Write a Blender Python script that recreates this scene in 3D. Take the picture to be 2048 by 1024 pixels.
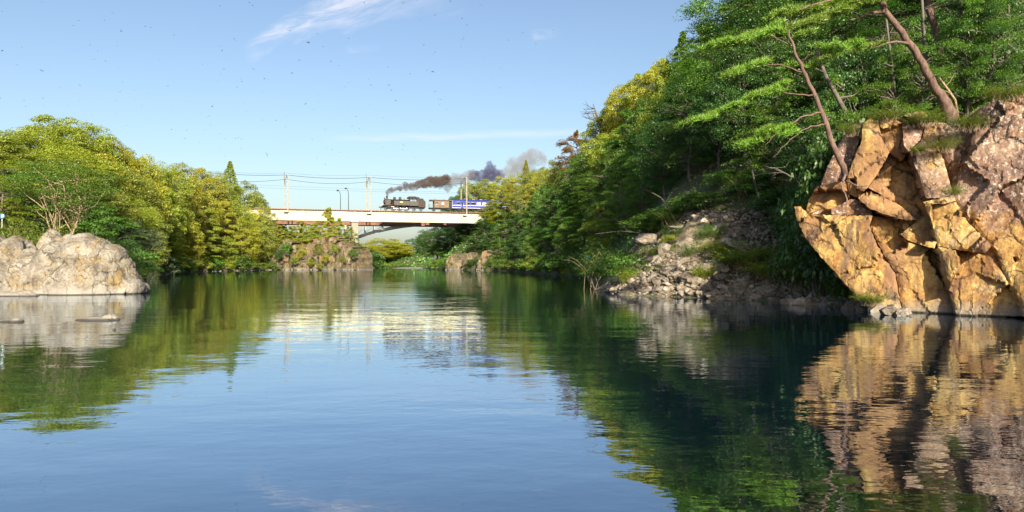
import bpy, bmesh, math, random
import numpy as np
from mathutils import Vector, Matrix, noise as mnoise
from mathutils.geometry import delaunay_2d_cdt

for o in list(bpy.data.objects):
    bpy.data.objects.remove(o)
scene = bpy.context.scene
COL = scene.collection
R = math.radians
rng = np.random.default_rng(7)
random.seed(7)

# ------------------------------------------------------------------ camera
FPX, HORIZON, CAMZ = 1400.0, 528.0, 1.6
cam_d = bpy.data.cameras.new('camera')
cam = bpy.data.objects.new('camera', cam_d)
COL.objects.link(cam)
cam.location = (0, 0, CAMZ)
cam.rotation_euler = (R(90), 0, 0)
cam_d.sensor_width = 36.0
cam_d.lens = FPX / 2048 * 36
cam_d.shift_y = (HORIZON - 512) / 2048
cam_d.clip_end = 6000
scene.camera = cam

# ------------------------------------------------------------------ light
SUN = Vector((0.20, -0.88, 0.40)).normalized()      # direction towards the sun
SUN_EL = math.asin(SUN.z)
world = bpy.data.worlds.new('World')
scene.world = world
world.use_nodes = True
wt = world.node_tree
wt.nodes.clear()


class NT:
    """tiny node helper"""
    def __init__(self, tree):
        self.t = tree

    def n(self, typ, **kw):
        nd = self.t.nodes.new(typ)
        for k, v in kw.items():
            if k.startswith('i_'):
                key = k[2:]
                key = int(key) if key.isdigit() else key.replace('_', ' ')
                nd.inputs[key].default_value = v
            else:
                setattr(nd, k, v)
        return nd

    def l(self, a, b):
        self.t.links.new(a, b)

    def math(self, op, a, b=None, c=None, clamp=False):
        nd = self.t.nodes.new('ShaderNodeMath')
        nd.operation = op
        nd.use_clamp = clamp
        for i, v in enumerate((a, b, c)):
            if v is None:
                continue
            if isinstance(v, (int, float)):
                nd.inputs[i].default_value = v
            else:
                self.l(v, nd.inputs[i])
        return nd.outputs[0]

    def ramp(self, fac, stops, interp='LINEAR'):
        nd = self.t.nodes.new('ShaderNodeValToRGB')
        nd.color_ramp.interpolation = interp
        e = nd.color_ramp.elements
        while len(e) < len(stops):
            e.new(0.5)
        for el, (p, c) in zip(e, stops):
            el.position = p
            el.color = c if len(c) == 4 else (*c, 1)
        if fac is not None:
            self.l(fac, nd.inputs[0])
        return nd.outputs[0]

    def mix(self, fac, a, b, blend='MIX'):
        nd = self.t.nodes.new('ShaderNodeMix')
        nd.data_type = 'RGBA'
        nd.blend_type = blend
        for idx, v in ((0, fac), (6, a), (7, b)):
            if isinstance(v, (int, float)):
                nd.inputs[idx].default_value = v
            elif isinstance(v, tuple):
                nd.inputs[idx].default_value = v if len(v) == 4 else (*v, 1)
            else:
                self.l(v, nd.inputs[idx])
        return nd.outputs[2]

    def noise(self, vec, scale, detail=4, rough=0.5, dist=0.0, out=0):
        nd = self.n('ShaderNodeTexNoise')
        nd.inputs['Scale'].default_value = scale
        nd.inputs['Detail'].default_value = detail
        nd.inputs['Roughness'].default_value = rough
        nd.inputs['Distortion'].default_value = dist
        if vec is not None:
            self.l(vec, nd.inputs['Vector'])
        return nd.outputs[out]

    def mapping(self, vec, scale=(1, 1, 1), rot=(0, 0, 0), loc=(0, 0, 0)):
        nd = self.n('ShaderNodeMapping')
        nd.inputs['Scale'].default_value = scale
        nd.inputs['Rotation'].default_value = rot
        nd.inputs['Location'].default_value = loc
        self.l(vec, nd.inputs['Vector'])
        return nd.outputs[0]

    def vadd(self, a, b, op='ADD'):
        nd = self.n('ShaderNodeVectorMath', operation=op)
        for i, v in enumerate((a, b)):
            if isinstance(v, tuple):
                nd.inputs[i].default_value = v
            else:
                self.l(v, nd.inputs[i])
        return nd.outputs[0]


W = NT(wt)
sky = W.n('ShaderNodeTexSky', sky_type='NISHITA')
sky.sun_disc = False
sky.sun_elevation = SUN_EL
sky.sun_rotation = math.atan2(SUN.x, SUN.y)
sky.altitude = 100
sky.air_density = 1.0
sky.dust_density = 2.4
sky.ozone_density = 1.5
tc = W.n('ShaderNodeTexCoord')
sep = W.n('ShaderNodeSeparateXYZ')
W.l(tc.outputs['Generated'], sep.inputs[0])
# thin cirrus high in the sky, in directions (east/north, up/north)
north = W.math('MAXIMUM', sep.outputs[1], 0.02)
cu = W.math('DIVIDE', sep.outputs[0], north)
cv = W.math('DIVIDE', sep.outputs[2], north)
comb = W.n('ShaderNodeCombineXYZ')
W.l(cu, comb.inputs[0])
W.l(cv, comb.inputs[1])
cvec = comb.outputs[0]


def wisp(u0, v0, u1, v1, w0, w1, bend, sx, sy, lo, hi, amp):
    """a feathered streak from (u0,v0) to (u1,v1), half width w0..w1"""
    ang = math.atan2(v1 - v0, u1 - u0)
    ln = math.hypot(u1 - u0, v1 - v0)
    p = W.vadd(cvec, (u0, v0, 0), 'SUBTRACT')
    nd = W.n('ShaderNodeVectorRotate', rotation_type='Z_AXIS')
    nd.inputs['Angle'].default_value = -ang
    W.l(p, nd.inputs['Vector'])
    s = W.n('ShaderNodeSeparateXYZ')
    W.l(nd.outputs[0], s.inputs[0])
    t = W.math('DIVIDE', s.outputs[0], ln)
    warp = W.noise(W.mapping(nd.outputs[0], (9, 22, 1)), 1.0, 5, 0.6)
    wv = W.math('MULTIPLY', W.math('SUBTRACT', warp, 0.5), (w0 + w1) * 0.9)
    y = W.math('ADD', s.outputs[1], wv)
    arch = W.math('MULTIPLY', W.math('MULTIPLY', t, W.math('SUBTRACT', 1.0, t)), -bend)
    y = W.math('ADD', y, arch)
    wid = W.math('ADD', W.math('MULTIPLY', t, w1 - w0), w0)
    e = W.math('DIVIDE', W.math('ABSOLUTE', y), wid)
    body = W.math('SUBTRACT', 1.0, e, clamp=True)
    a = W.math('MULTIPLY', W.math('MULTIPLY', t, 6.0, clamp=True),
               W.math('MULTIPLY', W.math('SUBTRACT', 1.0, t), 1.6, clamp=True))
    fib = W.noise(W.mapping(nd.outputs[0], (sx, sy, 1)), 1.0, 8, 0.62, 0.6)
    f = W.n('ShaderNodeMapRange', interpolation_type='SMOOTHSTEP')
    W.l(fib, f.inputs[0])
    f.inputs[1].default_value, f.inputs[2].default_value = lo, hi
    m = W.math('MULTIPLY', W.math('MULTIPLY', body, a), f.outputs[0])
    return W.math('MULTIPLY', m, amp)


def uv(x, y):
    return (x - 1024) / FPX, (HORIZON - y) / FPX


c1 = wisp(*uv(488, 108), *uv(930, -22), 0.012, 0.05, 0.10, 12, 55, 0.30, 0.70, 1.0)
c2 = wisp(*uv(640, 277), *uv(1330, 262), 0.006, 0.009, 0.0, 5, 80, 0.25, 0.6, 0.45)
c3 = wisp(*uv(1060, 70), *uv(1125, 66), 0.008, 0.008, 0.0, 25, 90, 0.3, 0.7, 0.35)
c4 = wisp(*uv(690, 99), *uv(765, 96), 0.006, 0.006, 0.0, 25, 90, 0.3, 0.7, 0.25)
cl = W.math('ADD', W.math('ADD', c1, c2), W.math('ADD', c3, c4), clamp=True)
skyc = W.mix(cl, sky.outputs[0], (6.0, 5.7, 6.0))
bg = W.n('ShaderNodeBackground')
W.l(skyc, bg.inputs[0])
bg.inputs[1].default_value = 0.08
wo = W.n('ShaderNodeOutputWorld')
W.l(bg.outputs[0], wo.inputs[0])

sun_d = bpy.data.lights.new('sun', 'SUN')
sun_d.energy = 5.0
sun_d.angle = R(0.6)
sun_d.color = (1.0, 0.90, 0.70)
sun = bpy.data.objects.new('sun', sun_d)
COL.objects.link(sun)
sun.rotation_euler = SUN.to_track_quat('Z', 'Y').to_euler()

vs = scene.view_settings
vs.view_transform = 'Standard'
vs.look = 'None'
vs.exposure = 1.2
vs.gamma = 1.0
vs.use_curve_mapping = False
scene.cycles.max_bounces = 8
scene.cycles.diffuse_bounces = 6
scene.cycles.transparent_max_bounces = 8
scene.cycles.volume_bounces = 1
scene.cycles.caustics_reflective = False
scene.cycles.caustics_refractive = False
scene.cycles.use_denoising = True


# ------------------------------------------------------------------ helpers
def P(x, y, D):
    """a point seen at photo pixel (x, y), D metres ahead"""
    return Vector(((x - 1024) / FPX * D, D, (HORIZON - y) / FPX * D + CAMZ))


def tag(o, label=None, cat=None, group=None, kind=None):
    if label:
        o['label'] = label
    if cat:
        o['category'] = cat
    if group:
        o['group'] = group
    if kind:
        o['kind'] = kind
    return o


def link(o, parent=None):
    COL.objects.link(o)
    if parent is not None:
        o.parent = parent
    return o


def empty(name, loc=(0, 0, 0), rz=0.0):
    o = bpy.data.objects.new(name, None)
    o.empty_display_size = 0.2
    o.location = loc
    o.rotation_euler = (0, 0, rz)
    COL.objects.link(o)
    return o


def mesh_np(name, verts, faces_list, mat=None, attr=None, smooth=False, attrs=None):
    """faces_list: list of int arrays (n,k)"""
    me = bpy.data.meshes.new(name)
    verts = np.asarray(verts, dtype=np.float32)
    loops = np.concatenate([np.asarray(f, dtype=np.int32).ravel() for f in faces_list])
    sizes = np.concatenate([np.full(len(f), f.shape[1], dtype=np.int32) for f in faces_list])
    starts = np.concatenate([[0], np.cumsum(sizes)[:-1]]).astype(np.int32)
    me.vertices.add(len(verts))
    me.vertices.foreach_set('co', verts.ravel())
    me.loops.add(len(loops))
    me.loops.foreach_set('vertex_index', loops)
    me.polygons.add(len(sizes))
    me.polygons.foreach_set('loop_start', starts)
    me.polygons.foreach_set('loop_total', sizes)
    if smooth:
        me.polygons.foreach_set('use_smooth', np.ones(len(sizes), dtype=bool))
    me.update(calc_edges=True)
    if attr is not None:
        a = me.attributes.new('v', 'FLOAT', 'FACE')
        a.data.foreach_set('value', np.asarray(attr, dtype=np.float32))
    for k, (dom, val) in (attrs or {}).items():
        a = me.attributes.new(k, 'FLOAT', dom)
        a.data.foreach_set('value', np.asarray(val, dtype=np.float32))
    if mat:
        me.materials.append(mat)
    return me


def obj(name, me, parent=None, loc=None):
    o = bpy.data.objects.new(name, me)
    link(o, parent)
    if loc is not None:
        o.location = loc
    return o


class MB:
    """mesh builder from boxes, tubes and lathes"""
    def __init__(self):
        self.v, self.f = [], []

    def add(self, vs_, fs):
        b = len(self.v)
        self.v += [tuple(p) for p in vs_]
        self.f += [tuple(i + b for i in f) for f in fs]
        return self

    def box(self, c, s, m=None):
        x, y, z = (k / 2 for k in s)
        pts = [Vector((sx * x, sy * y, sz * z)) for sx in (-1, 1) for sy in (-1, 1) for sz in (-1, 1)]
        if m is not None:
            pts = [m @ p for p in pts]
        pts = [p + Vector(c) for p in pts]
        return self.add(pts, [(0, 1, 3, 2), (4, 6, 7, 5), (0, 4, 5, 1), (2, 3, 7, 6), (0, 2, 6, 4), (1, 5, 7, 3)])

    def tube(self, pts, rad, k=6, cap=True):
        pts = [Vector(p) for p in pts]
        if isinstance(rad, (int, float)):
            rad = [rad] * len(pts)
        ring, ref = [], None
        for i, p in enumerate(pts):
            d = (pts[min(i + 1, len(pts) - 1)] - pts[max(i - 1, 0)])
            if d.length < 1e-9:
                d = Vector((0, 0, 1))
            d.normalize()
            if ref is None or abs(ref.dot(d)) > 0.95:
                ref = Vector((0, 0, 1)) if abs(d.z) < 0.9 else Vector((1, 0, 0))
            u = d.cross(ref).normalized()
            w = u.cross(d).normalized()
            ref = w
            ring.append([p + (u * math.cos(a) + w * math.sin(a)) * rad[i]
                         for a in (2 * math.pi * j / k for j in range(k))])
        vv = [q for r_ in ring for q in r_]
        ff = []
        for i in range(len(pts) - 1):
            for j in range(k):
                a, b = i * k + j, i * k + (j + 1) % k
                ff.append((a, b, b + k, a + k))
        if cap:
            ff.append(tuple(range(k - 1, -1, -1)))
            ff.append(tuple(range((len(pts) - 1) * k, len(pts) * k)))
        return self.add(vv, ff)

    def cyl(self, a, b, r, k=16):
        return self.tube([a, b], r, k)

    def prism(self, poly, axis, t0, t1):
        """2D polygon (a,b) extruded on axis 'x','y','z'"""
        def mk(p, t):
            return {'x': (t, p[0], p[1]), 'y': (p[0], t, p[1]), 'z': (p[0], p[1], t)}[axis]
        n = len(poly)
        vv = [mk(p, t0) for p in poly] + [mk(p, t1) for p in poly]
        ff = [(i, (i + 1) % n, (i + 1) % n + n, i + n) for i in range(n)]
        ff += [tuple(range(n - 1, -1, -1)), tuple(range(n, 2 * n))]
        return self.add(vv, ff)

    def mesh(self, name, mat, smooth=False):
        me = bpy.data.meshes.new(name)
        me.from_pydata(self.v, [], self.f)
        bm = bmesh.new()
        bm.from_mesh(me)
        bmesh.ops.recalc_face_normals(bm, faces=bm.faces)
        bm.to_mesh(me)
        bm.free()
        if smooth:
            me.polygons.foreach_set('use_smooth', [len(p.vertices) <= 4 for p in me.polygons])
        me.materials.append(mat)
        return me

    def build(self, name, mat, parent=None, smooth=False, bevel=0.0):
        o = obj(name, self.mesh(name, mat, smooth), parent)
        if bevel:
            b = o.modifiers.new('bevel', 'BEVEL')
            b.width = bevel
            b.segments = 2
            b.limit_method = 'ANGLE'
        return o


def fbm(p, octv=4, lac=2.0, gain=0.5):
    s, a = 0.0, 1.0
    q = Vector(p)
    for _ in range(octv):
        s += a * mnoise.noise(q)
        q = q * lac
        a *= gain
    return s


def facet(p, cell):
    """fractured-rock relief: every cell a tilted plane of its own"""
    q = Vector(p) / cell
    d, pts = mnoise.voronoi(q)
    c = pts[0]
    h = mnoise.cell_vector(c * 7.31 + Vector((3.1, 1.7, 9.2)))
    g = mnoise.cell_vector(c * 5.77 + Vector((8.3, 4.1, 2.9)))
    return ((h - Vector((.5, .5, .5))).dot(q - c) * 1.3 + (g.x - 0.5)) * cell, d[1] - d[0]


# ------------------------------------------------------------------ materials
def newmat(name):
    m = bpy.data.materials.new(name)
    m.use_nodes = True
    m.node_tree.nodes.clear()
    t = NT(m.node_tree)
    out = t.n('ShaderNodeOutputMaterial')
    return m, t, out


def leafmat(name, col, hue=0.03, var=0.5, trans=0.38, tcol=None, gloss=0.05):
    m, t, out = newmat(name)
    at = t.n('ShaderNodeAttribute', attribute_name='v')
    oi = t.n('ShaderNodeObjectInfo')
    base = t.n('ShaderNodeRGB')
    base.outputs[0].default_value = (*col, 1)
    hsv = t.n('ShaderNodeHueSaturation')
    t.l(base.outputs[0], hsv.inputs['Color'])
    t.l(t.math('ADD', t.math('MULTIPLY', t.math('ADD', at.outputs['Fac'], oi.outputs['Random']), hue), 0.5 - hue),
        hsv.inputs['Hue'])
    hsv.inputs['Saturation'].default_value = 1.0
    t.l(t.math('MULTIPLY_ADD', at.outputs['Fac'], var,
               t.math('MULTIPLY_ADD', oi.outputs['Random'], 0.30, 0.85 - var * 0.5)), hsv.inputs['Value'])
    dif = t.n('ShaderNodeBsdfDiffuse')
    t.l(hsv.outputs[0], dif.inputs[0])
    tr = t.n('ShaderNodeBsdfTranslucent')
    tcx = t.mix(0.8, hsv.outputs[0], tcol or (min(1, col[0] * 1.5), min(1, col[1] * 1.6), col[2] * 0.6), 'MIX')
    t.l(tcx, tr.inputs[0])
    ms = t.n('ShaderNodeMixShader')
    ms.inputs[0].default_value = trans
    t.l(dif.outputs[0], ms.inputs[1])
    t.l(tr.outputs[0], ms.inputs[2])
    gl = t.n('ShaderNodeBsdfGlossy')
    gl.inputs['Roughness'].default_value = 0.5
    m2 = t.n('ShaderNodeMixShader')
    m2.inputs[0].default_value = gloss
    t.l(ms.outputs[0], m2.inputs[1])
    t.l(gl.outputs[0], m2.inputs[2])
    t.l(m2.outputs[0], out.inputs[0])
    return m


def barkmat(name, c0, c1, scale=4.0):
    m, t, out = newmat(name)
    g = t.n('ShaderNodeTexCoord')
    v = t.mapping(g.outputs['Object'], (scale, scale, scale * 0.3))
    n1 = t.noise(v, 2.0, 6, 0.65)
    c = t.ramp(n1, [(0.3, c0), (0.7, c1)])
    b = t.n('ShaderNodeBsdfPrincipled')
    t.l(c, b.inputs['Base Color'])
    b.inputs['Roughness'].default_value = 0.9
    bp = t.n('ShaderNodeBump')
    bp.inputs['Strength'].default_value = 0.7
    bp.inputs['Distance'].default_value = 0.03
    t.l(n1, bp.inputs['Height'])
    t.l(bp.outputs[0], b.inputs['Normal'])
    t.l(b.outputs[0], out.inputs[0])
    return m


def paint(name, col, rough=0.5, metal=0.0, var=0.25, scale=3.0, dirt=None):
    m, t, out = newmat(name)
    g = t.n('ShaderNodeTexCoord')
    n1 = t.noise(g.outputs['Object'], scale, 5, 0.6)
    d = dirt or tuple(k * (1 - var) for k in col)
    c = t.ramp(n1, [(0.35, d), (0.62, col)])
    b = t.n('ShaderNodeBsdfPrincipled')
    t.l(c, b.inputs['Base Color'])
    b.inputs['Roughness'].default_value = rough
    b.inputs['Metallic'].default_value = metal
    t.l(b.outputs[0], out.inputs[0])
    return m


M = {}
M['leaf_gold'] = leafmat('leaf_gold', (0.345, 0.342, 0.024), hue=0.015, var=0.45, trans=.46)
M['leaf_lime'] = leafmat('leaf_lime', (0.275, 0.325, 0.026), hue=0.015, var=0.45, trans=.46)
M['leaf_olive'] = leafmat('leaf_olive', (0.245, 0.275, 0.036), hue=0.015, var=0.45, trans=.46)
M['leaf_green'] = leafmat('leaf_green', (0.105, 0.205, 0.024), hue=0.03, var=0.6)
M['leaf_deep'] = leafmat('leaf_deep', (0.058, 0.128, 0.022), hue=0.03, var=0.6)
M['leaf_blue'] = leafmat('leaf_blue', (0.06, 0.15, 0.060), hue=0.02, var=0.6)
M['leaf_pine'] = leafmat('leaf_pine', (0.16, 0.265, 0.022), hue=0.025, var=0.7, trans=0.3)
M['leaf_pine_dark'] = leafmat('leaf_pine_dark', (0.085, 0.165, 0.034), hue=0.025, var=0.6, trans=0.3)
M['leaf_orange'] = leafmat('leaf_orange', (0.21, 0.105, 0.022), hue=0.04, var=0.5)
M['leaf_sage'] = leafmat('leaf_sage', (0.090, 0.120, 0.055), hue=0.02, var=0.4)
M['leaf_grass'] = leafmat('leaf_grass', (0.16, 0.22, 0.024), hue=0.03, var=0.6)
M['leaf_litter'] = leafmat('leaf_litter', (0.16, 0.14, 0.045), hue=0.06, var=0.7, trans=0.2)
M['bark_grey'] = barkmat('bark_grey', (0.055, 0.046, 0.038), (0.17, 0.145, 0.12))
M['bark_red'] = barkmat('bark_red', (0.055, 0.032, 0.026), (0.21, 0.13, 0.105), 5.0)
M['bark_tan'] = barkmat('bark_tan', (0.20, 0.14, 0.08), (0.42, 0.33, 0.20))
M['bark_pale'] = barkmat('bark_pale', (0.30, 0.27, 0.24), (0.55, 0.50, 0.45))


def ground_mat():
    m, t, out = newmat('forest_floor')
    g = t.n('ShaderNodeNewGeometry')
    n1 = t.noise(g.outputs['Position'], 0.5, 6, 0.6)
    n2 = t.noise(g.outputs['Position'], 3.0, 6, 0.65)
    c = t.ramp(n1, [(0.3, (0.030, 0.032, 0.014)), (0.55, (0.050, 0.060, 0.018)), (0.75, (0.085, 0.062, 0.035))])
    c = t.mix(0.5, c, t.ramp(n2, [(0.3, (0.02, 0.02, 0.01)), (0.7, (0.11, 0.10, 0.05))]))
    b = t.n('ShaderNodeBsdfPrincipled')
    t.l(c, b.inputs['Base Color'])
    b.inputs['Roughness'].default_value = 0.95
    bp = t.n('ShaderNodeBump')
    bp.inputs['Strength'].default_value = 0.8
    bp.inputs['Distance'].default_value = 0.15
    t.l(n2, bp.inputs['Height'])
    t.l(bp.outputs[0], b.inputs['Normal'])
    t.l(b.outputs[0], out.inputs[0])
    return m


def rockmat(name, pal, crack=0.9, crack_scale=0.7, lichen=None, moss=None, wet=True, streak=None, bump=0.06, objvar=False,
            attr_pal=None):
    """pal: colour ramp stops over noise.  attr_pal: second palette blended in by vertex attribute 'w'."""
    m, t, out = newmat(name)
    g = t.n('ShaderNodeNewGeometry')
    pos = g.outputs['Position']
    if objvar:
        oi0 = t.n('ShaderNodeObjectInfo')
        pos = t.vadd(pos, t.vadd(oi0.outputs['Location'], (3.7, 2.1, 5.3), 'MULTIPLY'))
    warp = t.noise(pos, 0.8, 3, 0.5, out=1)
    wpos = t.vadd(pos, t.vadd(t.vadd(warp, (0.5, 0.5, 0.5), 'SUBTRACT'), (0.9, 0.9, 0.9), 'MULTIPLY'))
    n1 = t.noise(wpos, 0.75, 7, 0.62)
    n2 = t.noise(t.mapping(pos, (1, 1, 0.35), (0.2, 0.5, 0.3)), 2.2, 8, 0.68)
    n3 = t.noise(pos, 9.0, 5, 0.65)
    f = t.math('ADD', t.math('MULTIPLY', n1, 0.55), t.math('ADD', t.math('MULTIPLY', n2, 0.35), t.math('MULTIPLY', n3, 0.12)))
    c = t.ramp(f, pal)
    if attr_pal:
        at = t.n('ShaderNodeAttribute', attribute_name='w')
        wf = t.math('ADD', t.math('MULTIPLY', t.math('SUBTRACT', n1, 0.5), 2.6), at.outputs['Fac'])
        c = t.mix(t.ramp(wf, [(0.32, (0, 0, 0)), (0.66, (1, 1, 1))]), c, t.ramp(f, attr_pal))
    # fine grain
    c = t.mix(0.55, c, t.ramp(n3, [(0.3, (0.25, 0.25, 0.25)), (0.72, (0.85, 0.85, 0.85))]), 'OVERLAY')
    if streak:
        s = t.noise(t.mapping(pos, (2.2, 2.2, 0.22)), 1.0, 6, 0.62)
        c = t.mix(t.ramp(s, [(0.50, (0, 0, 0)), (0.64, (0.85, 0.85, 0.85))]), c, streak)
        c = t.mix(t.ramp(t.noise(wpos, 0.5, 5, 0.6), [(0.52, (0, 0, 0)), (0.60, (0.7, 0.7, 0.7))]), c, (0.20, 0.10, 0.05))
    if lichen:
        col, lo, hi = lichen
        at = t.n('ShaderNodeAttribute', attribute_name='w')
        big = t.noise(pos, 0.7, 3, 0.5)
        ln = t.noise(pos, 6.5, 4, 0.75)
        k = t.math('MULTIPLY', t.ramp(ln, [(lo, (0, 0, 0)), (hi, (1, 1, 1))]), t.ramp(big, [(0.32, (0, 0, 0)), (0.48, (1, 1, 1))]))
        c = t.mix(t.math('MULTIPLY', k, at.outputs['Fac'], clamp=True), c, col)
    if moss:
        col, lo, hi = moss
        mn = t.noise(wpos, 0.9, 7, 0.7)
        c = t.mix(t.ramp(mn, [(lo, (0, 0, 0)), (hi, (0.85, 0.85, 0.85))]), c, col)
    vor = t.n('ShaderNodeTexVoronoi', feature='DISTANCE_TO_EDGE')
    vor.inputs['Scale'].default_value = crack_scale
    t.l(t.vadd(wpos, t.vadd(t.noise(pos, 3.0, 4, 0.6, out=1), (0.35, 0.35, 0.35), 'MULTIPLY')), vor.inputs['Vector'])
    brk = t.noise(pos, 0.6, 3, 0.5)
    ck = t.math('MULTIPLY', t.ramp(vor.outputs['Distance'], [(0.0, (1, 1, 1)), (0.018, (0.3, 0.3, 0.3)), (0.04, (0, 0, 0))]),
                t.ramp(brk, [(0.42, (0, 0, 0)), (0.6, (1, 1, 1))]))
    v2 = t.n('ShaderNodeTexVoronoi', feature='DISTANCE_TO_EDGE')
    v2.inputs['Scale'].default_value = crack_scale * 2.6
    t.l(t.mapping(t.vadd(wpos, t.vadd(t.noise(pos, 4.0, 4, 0.6, out=1), (0.3, 0.3, 0.3), 'MULTIPLY')), (1.2, 1.2, 0.6), (0.3, 0.5, 0)), v2.inputs['Vector'])
    ck2 = t.math('MULTIPLY', t.ramp(v2.outputs['Distance'], [(0.0, (0.9, 0.9, 0.9)), (0.03, (0, 0, 0))]),
                 t.ramp(t.noise(pos, 0.9, 3, 0.5), [(0.50, (0, 0, 0)), (0.62, (1, 1, 1))]))
    ck = t.math('MAXIMUM', ck, ck2)
    c = t.mix(t.math('MULTIPLY', ck, crack), c, (0.03, 0.022, 0.016))
    if wet:
        # the tide mark: paler washed stone just above the water, dark wet stone at it
        sp = t.n('ShaderNodeSeparateXYZ')
        t.l(pos, sp.inputs[0])
        z = t.math('ADD', sp.outputs[2], t.math('MULTIPLY', t.math('SUBTRACT', n2, 0.5), 0.5))
        c = t.mix(t.ramp(z, [(0.12, (0.7, 0.7, 0.7)), (0.5, (0, 0, 0))]), c, (0.27, 0.245, 0.215))
        c = t.mix(t.ramp(sp.outputs[2], [(0.03, (1, 1, 1)), (0.07, (0, 0, 0))]), c, (0.05, 0.042, 0.035))
    if objvar:
        oi = t.n('ShaderNodeObjectInfo')
        hs = t.n('ShaderNodeHueSaturation')
        t.l(c, hs.inputs['Color'])
        t.l(t.math('MULTIPLY_ADD', oi.outputs['Random'], 0.8, 0.55), hs.inputs['Value'])
        hs.inputs['Saturation'].default_value = 1.0
        c = hs.outputs[0]
    b = t.n('ShaderNodeBsdfPrincipled')
    t.l(c, b.inputs['Base Color'])
    b.inputs['Roughness'].default_value = 0.82
    hgt = t.math('SUBTRACT', t.math('ADD', t.math('MULTIPLY', n2, 0.55), t.math('MULTIPLY', n3, 0.55)), t.math('MULTIPLY', ck, 0.8))
    bp = t.n('ShaderNodeBump')
    bp.inputs['Strength'].default_value = 0.9
    bp.inputs['Distance'].default_value = bump
    t.l(hgt, bp.inputs['Height'])
    t.l(bp.outputs[0], b.inputs['Normal'])
    t.l(b.outputs[0], out.inputs[0])
    return m


OCHRE = [(0.34, (0.08, 0.038, 0.02)), (0.42, (0.22, 0.10, 0.032)), (0.49, (0.34, 0.19, 0.055)),
         (0.57, (0.44, 0.29, 0.095)), (0.66, (0.50, 0.41, 0.27))]
PURPLE = [(0.34, (0.035, 0.022, 0.02)), (0.43, (0.105, 0.058, 0.048)), (0.50, (0.21, 0.125, 0.098)),
          (0.58, (0.33, 0.22, 0.15)), (0.66, (0.46, 0.37, 0.28))]
M['cliff'] = rockmat('cliff_rock', OCHRE, crack=0.9, crack_scale=0.45, attr_pal=PURPLE,
                     lichen=((0.66, 0.60, 0.50), 0.56, 0.63), streak=(0.11, 0.06, 0.04), bump=0.07)
M['boulder'] = rockmat('boulder_rock', [(0.36, (0.045, 0.036, 0.028)), (0.43, (0.12, 0.10, 0.078)), (0.52, (0.205, 0.182, 0.15)),
                                        (0.64, (0.30, 0.278, 0.242))], crack=0.95, crack_scale=0.9,
                       moss=((0.22, 0.15, 0.05), 0.50, 0.64), bump=0.09)
M['rubble'] = rockmat('rubble_rock', [(0.34, (0.035, 0.026, 0.021)), (0.44, (0.10, 0.078, 0.06)), (0.52, (0.195, 0.16, 0.125)),
                                      (0.66, (0.32, 0.28, 0.23))], crack=0.6, crack_scale=1.2,
                      moss=((0.08, 0.09, 0.025), 0.60, 0.70), objvar=True, bump=0.05)
M['crag'] = rockmat('crag_rock', [(0.36, (0.022, 0.019, 0.015)), (0.45, (0.07, 0.055, 0.036)), (0.53, (0.155, 0.122, 0.072)),
                                  (0.66, (0.31, 0.25, 0.145))], crack=0.9, crack_scale=0.4,
                    moss=((0.12, 0.115, 0.03), 0.52, 0.62), streak=(0.035, 0.028, 0.022), bump=0.25)
M['ground'] = ground_mat()

# ------------------------------------------------------------------ terrain
RIGHT_SHORE = [(36, 2), (30, 9), (23, 16.5), (19.2, 19.6), (15.4, 21.8), (11.9, 24.9), (12.3, 27), (11.7, 30), (8.6, 33.2),
               (5.7, 36.5), (5.3, 40), (6.0, 48), (6.8, 60), (9.0, 83), (6.2, 105), (3.2, 124), (0, 150), (-6, 175), (-15.5, 187),
               (-23, 205), (-30, 250), (-26, 300), (-20, 360)]
RIGHT_POLY = RIGHT_SHORE + [(190, 360), (190, -150), (22, -150), (26, -40), (34, -8)]
LEFT_SHORE = [(-30, -40), (-38, 10), (-42, 30), (-36, 44), (-32, 52), (-36.5, 70), (-51, 102), (-61.5, 128), (-64, 149), (-64, 172), (-63.5, 184.5),
              (-52, 186), (-41.5, 186.5), (-39.5, 196), (-46, 215), (-54, 240), (-64, 275), (-70, 300), (-62, 318), (-30, 322), (-22, 362)]
LEFT_POLY = LEFT_SHORE + [(-190, 362), (-190, -40)]


def sdf(poly, X, Y):
    """signed distance, positive inside the land polygon"""
    d2 = np.full(X.shape, 1e18)
    inside = np.zeros(X.shape, dtype=bool)
    n = len(poly)
    for i in range(n):
        (x0, y0), (x1, y1) = poly[i], poly[(i + 1) % n]
        ex, ey = x1 - x0, y1 - y0
        t = np.clip(((X - x0) * ex + (Y - y0) * ey) / (ex * ex + ey * ey), 0, 1)
        d2 = np.minimum(d2, (X - x0 - t * ex) ** 2 + (Y - y0 - t * ey) ** 2)
        if y0 != y1:
            c = ((y0 > Y) != (y1 > Y)) & (X < (x1 - x0) * (Y - y0) / (y1 - y0) + x0)
            inside ^= c
    return np.sqrt(d2) * np.where(inside, 1, -1)


def sstep(x, a, b):
    t = np.clip((x - a) / (b - a), 0, 1)
    return t * t * (3 - 2 * t)


def vnoise(X, Y, s, seed):
    """smooth value noise on numpy arrays"""
    r = np.random.default_rng(seed).random((256, 256))
    x, y = X / s + 40, Y / s + 40
    xi, yi = np.floor(x).astype(int), np.floor(y).astype(int)
    fx, fy = x - xi, y - yi
    fx, fy = fx * fx * (3 - 2 * fx), fy * fy * (3 - 2 * fy)
    g = lambda a, b: r[a % 256, b % 256]
    return ((g(xi, yi) * (1 - fx) + g(xi + 1, yi) * fx) * (1 - fy)
            + (g(xi, yi + 1) * (1 - fx) + g(xi + 1, yi + 1) * fx) * fy) * 2 - 1


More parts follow.
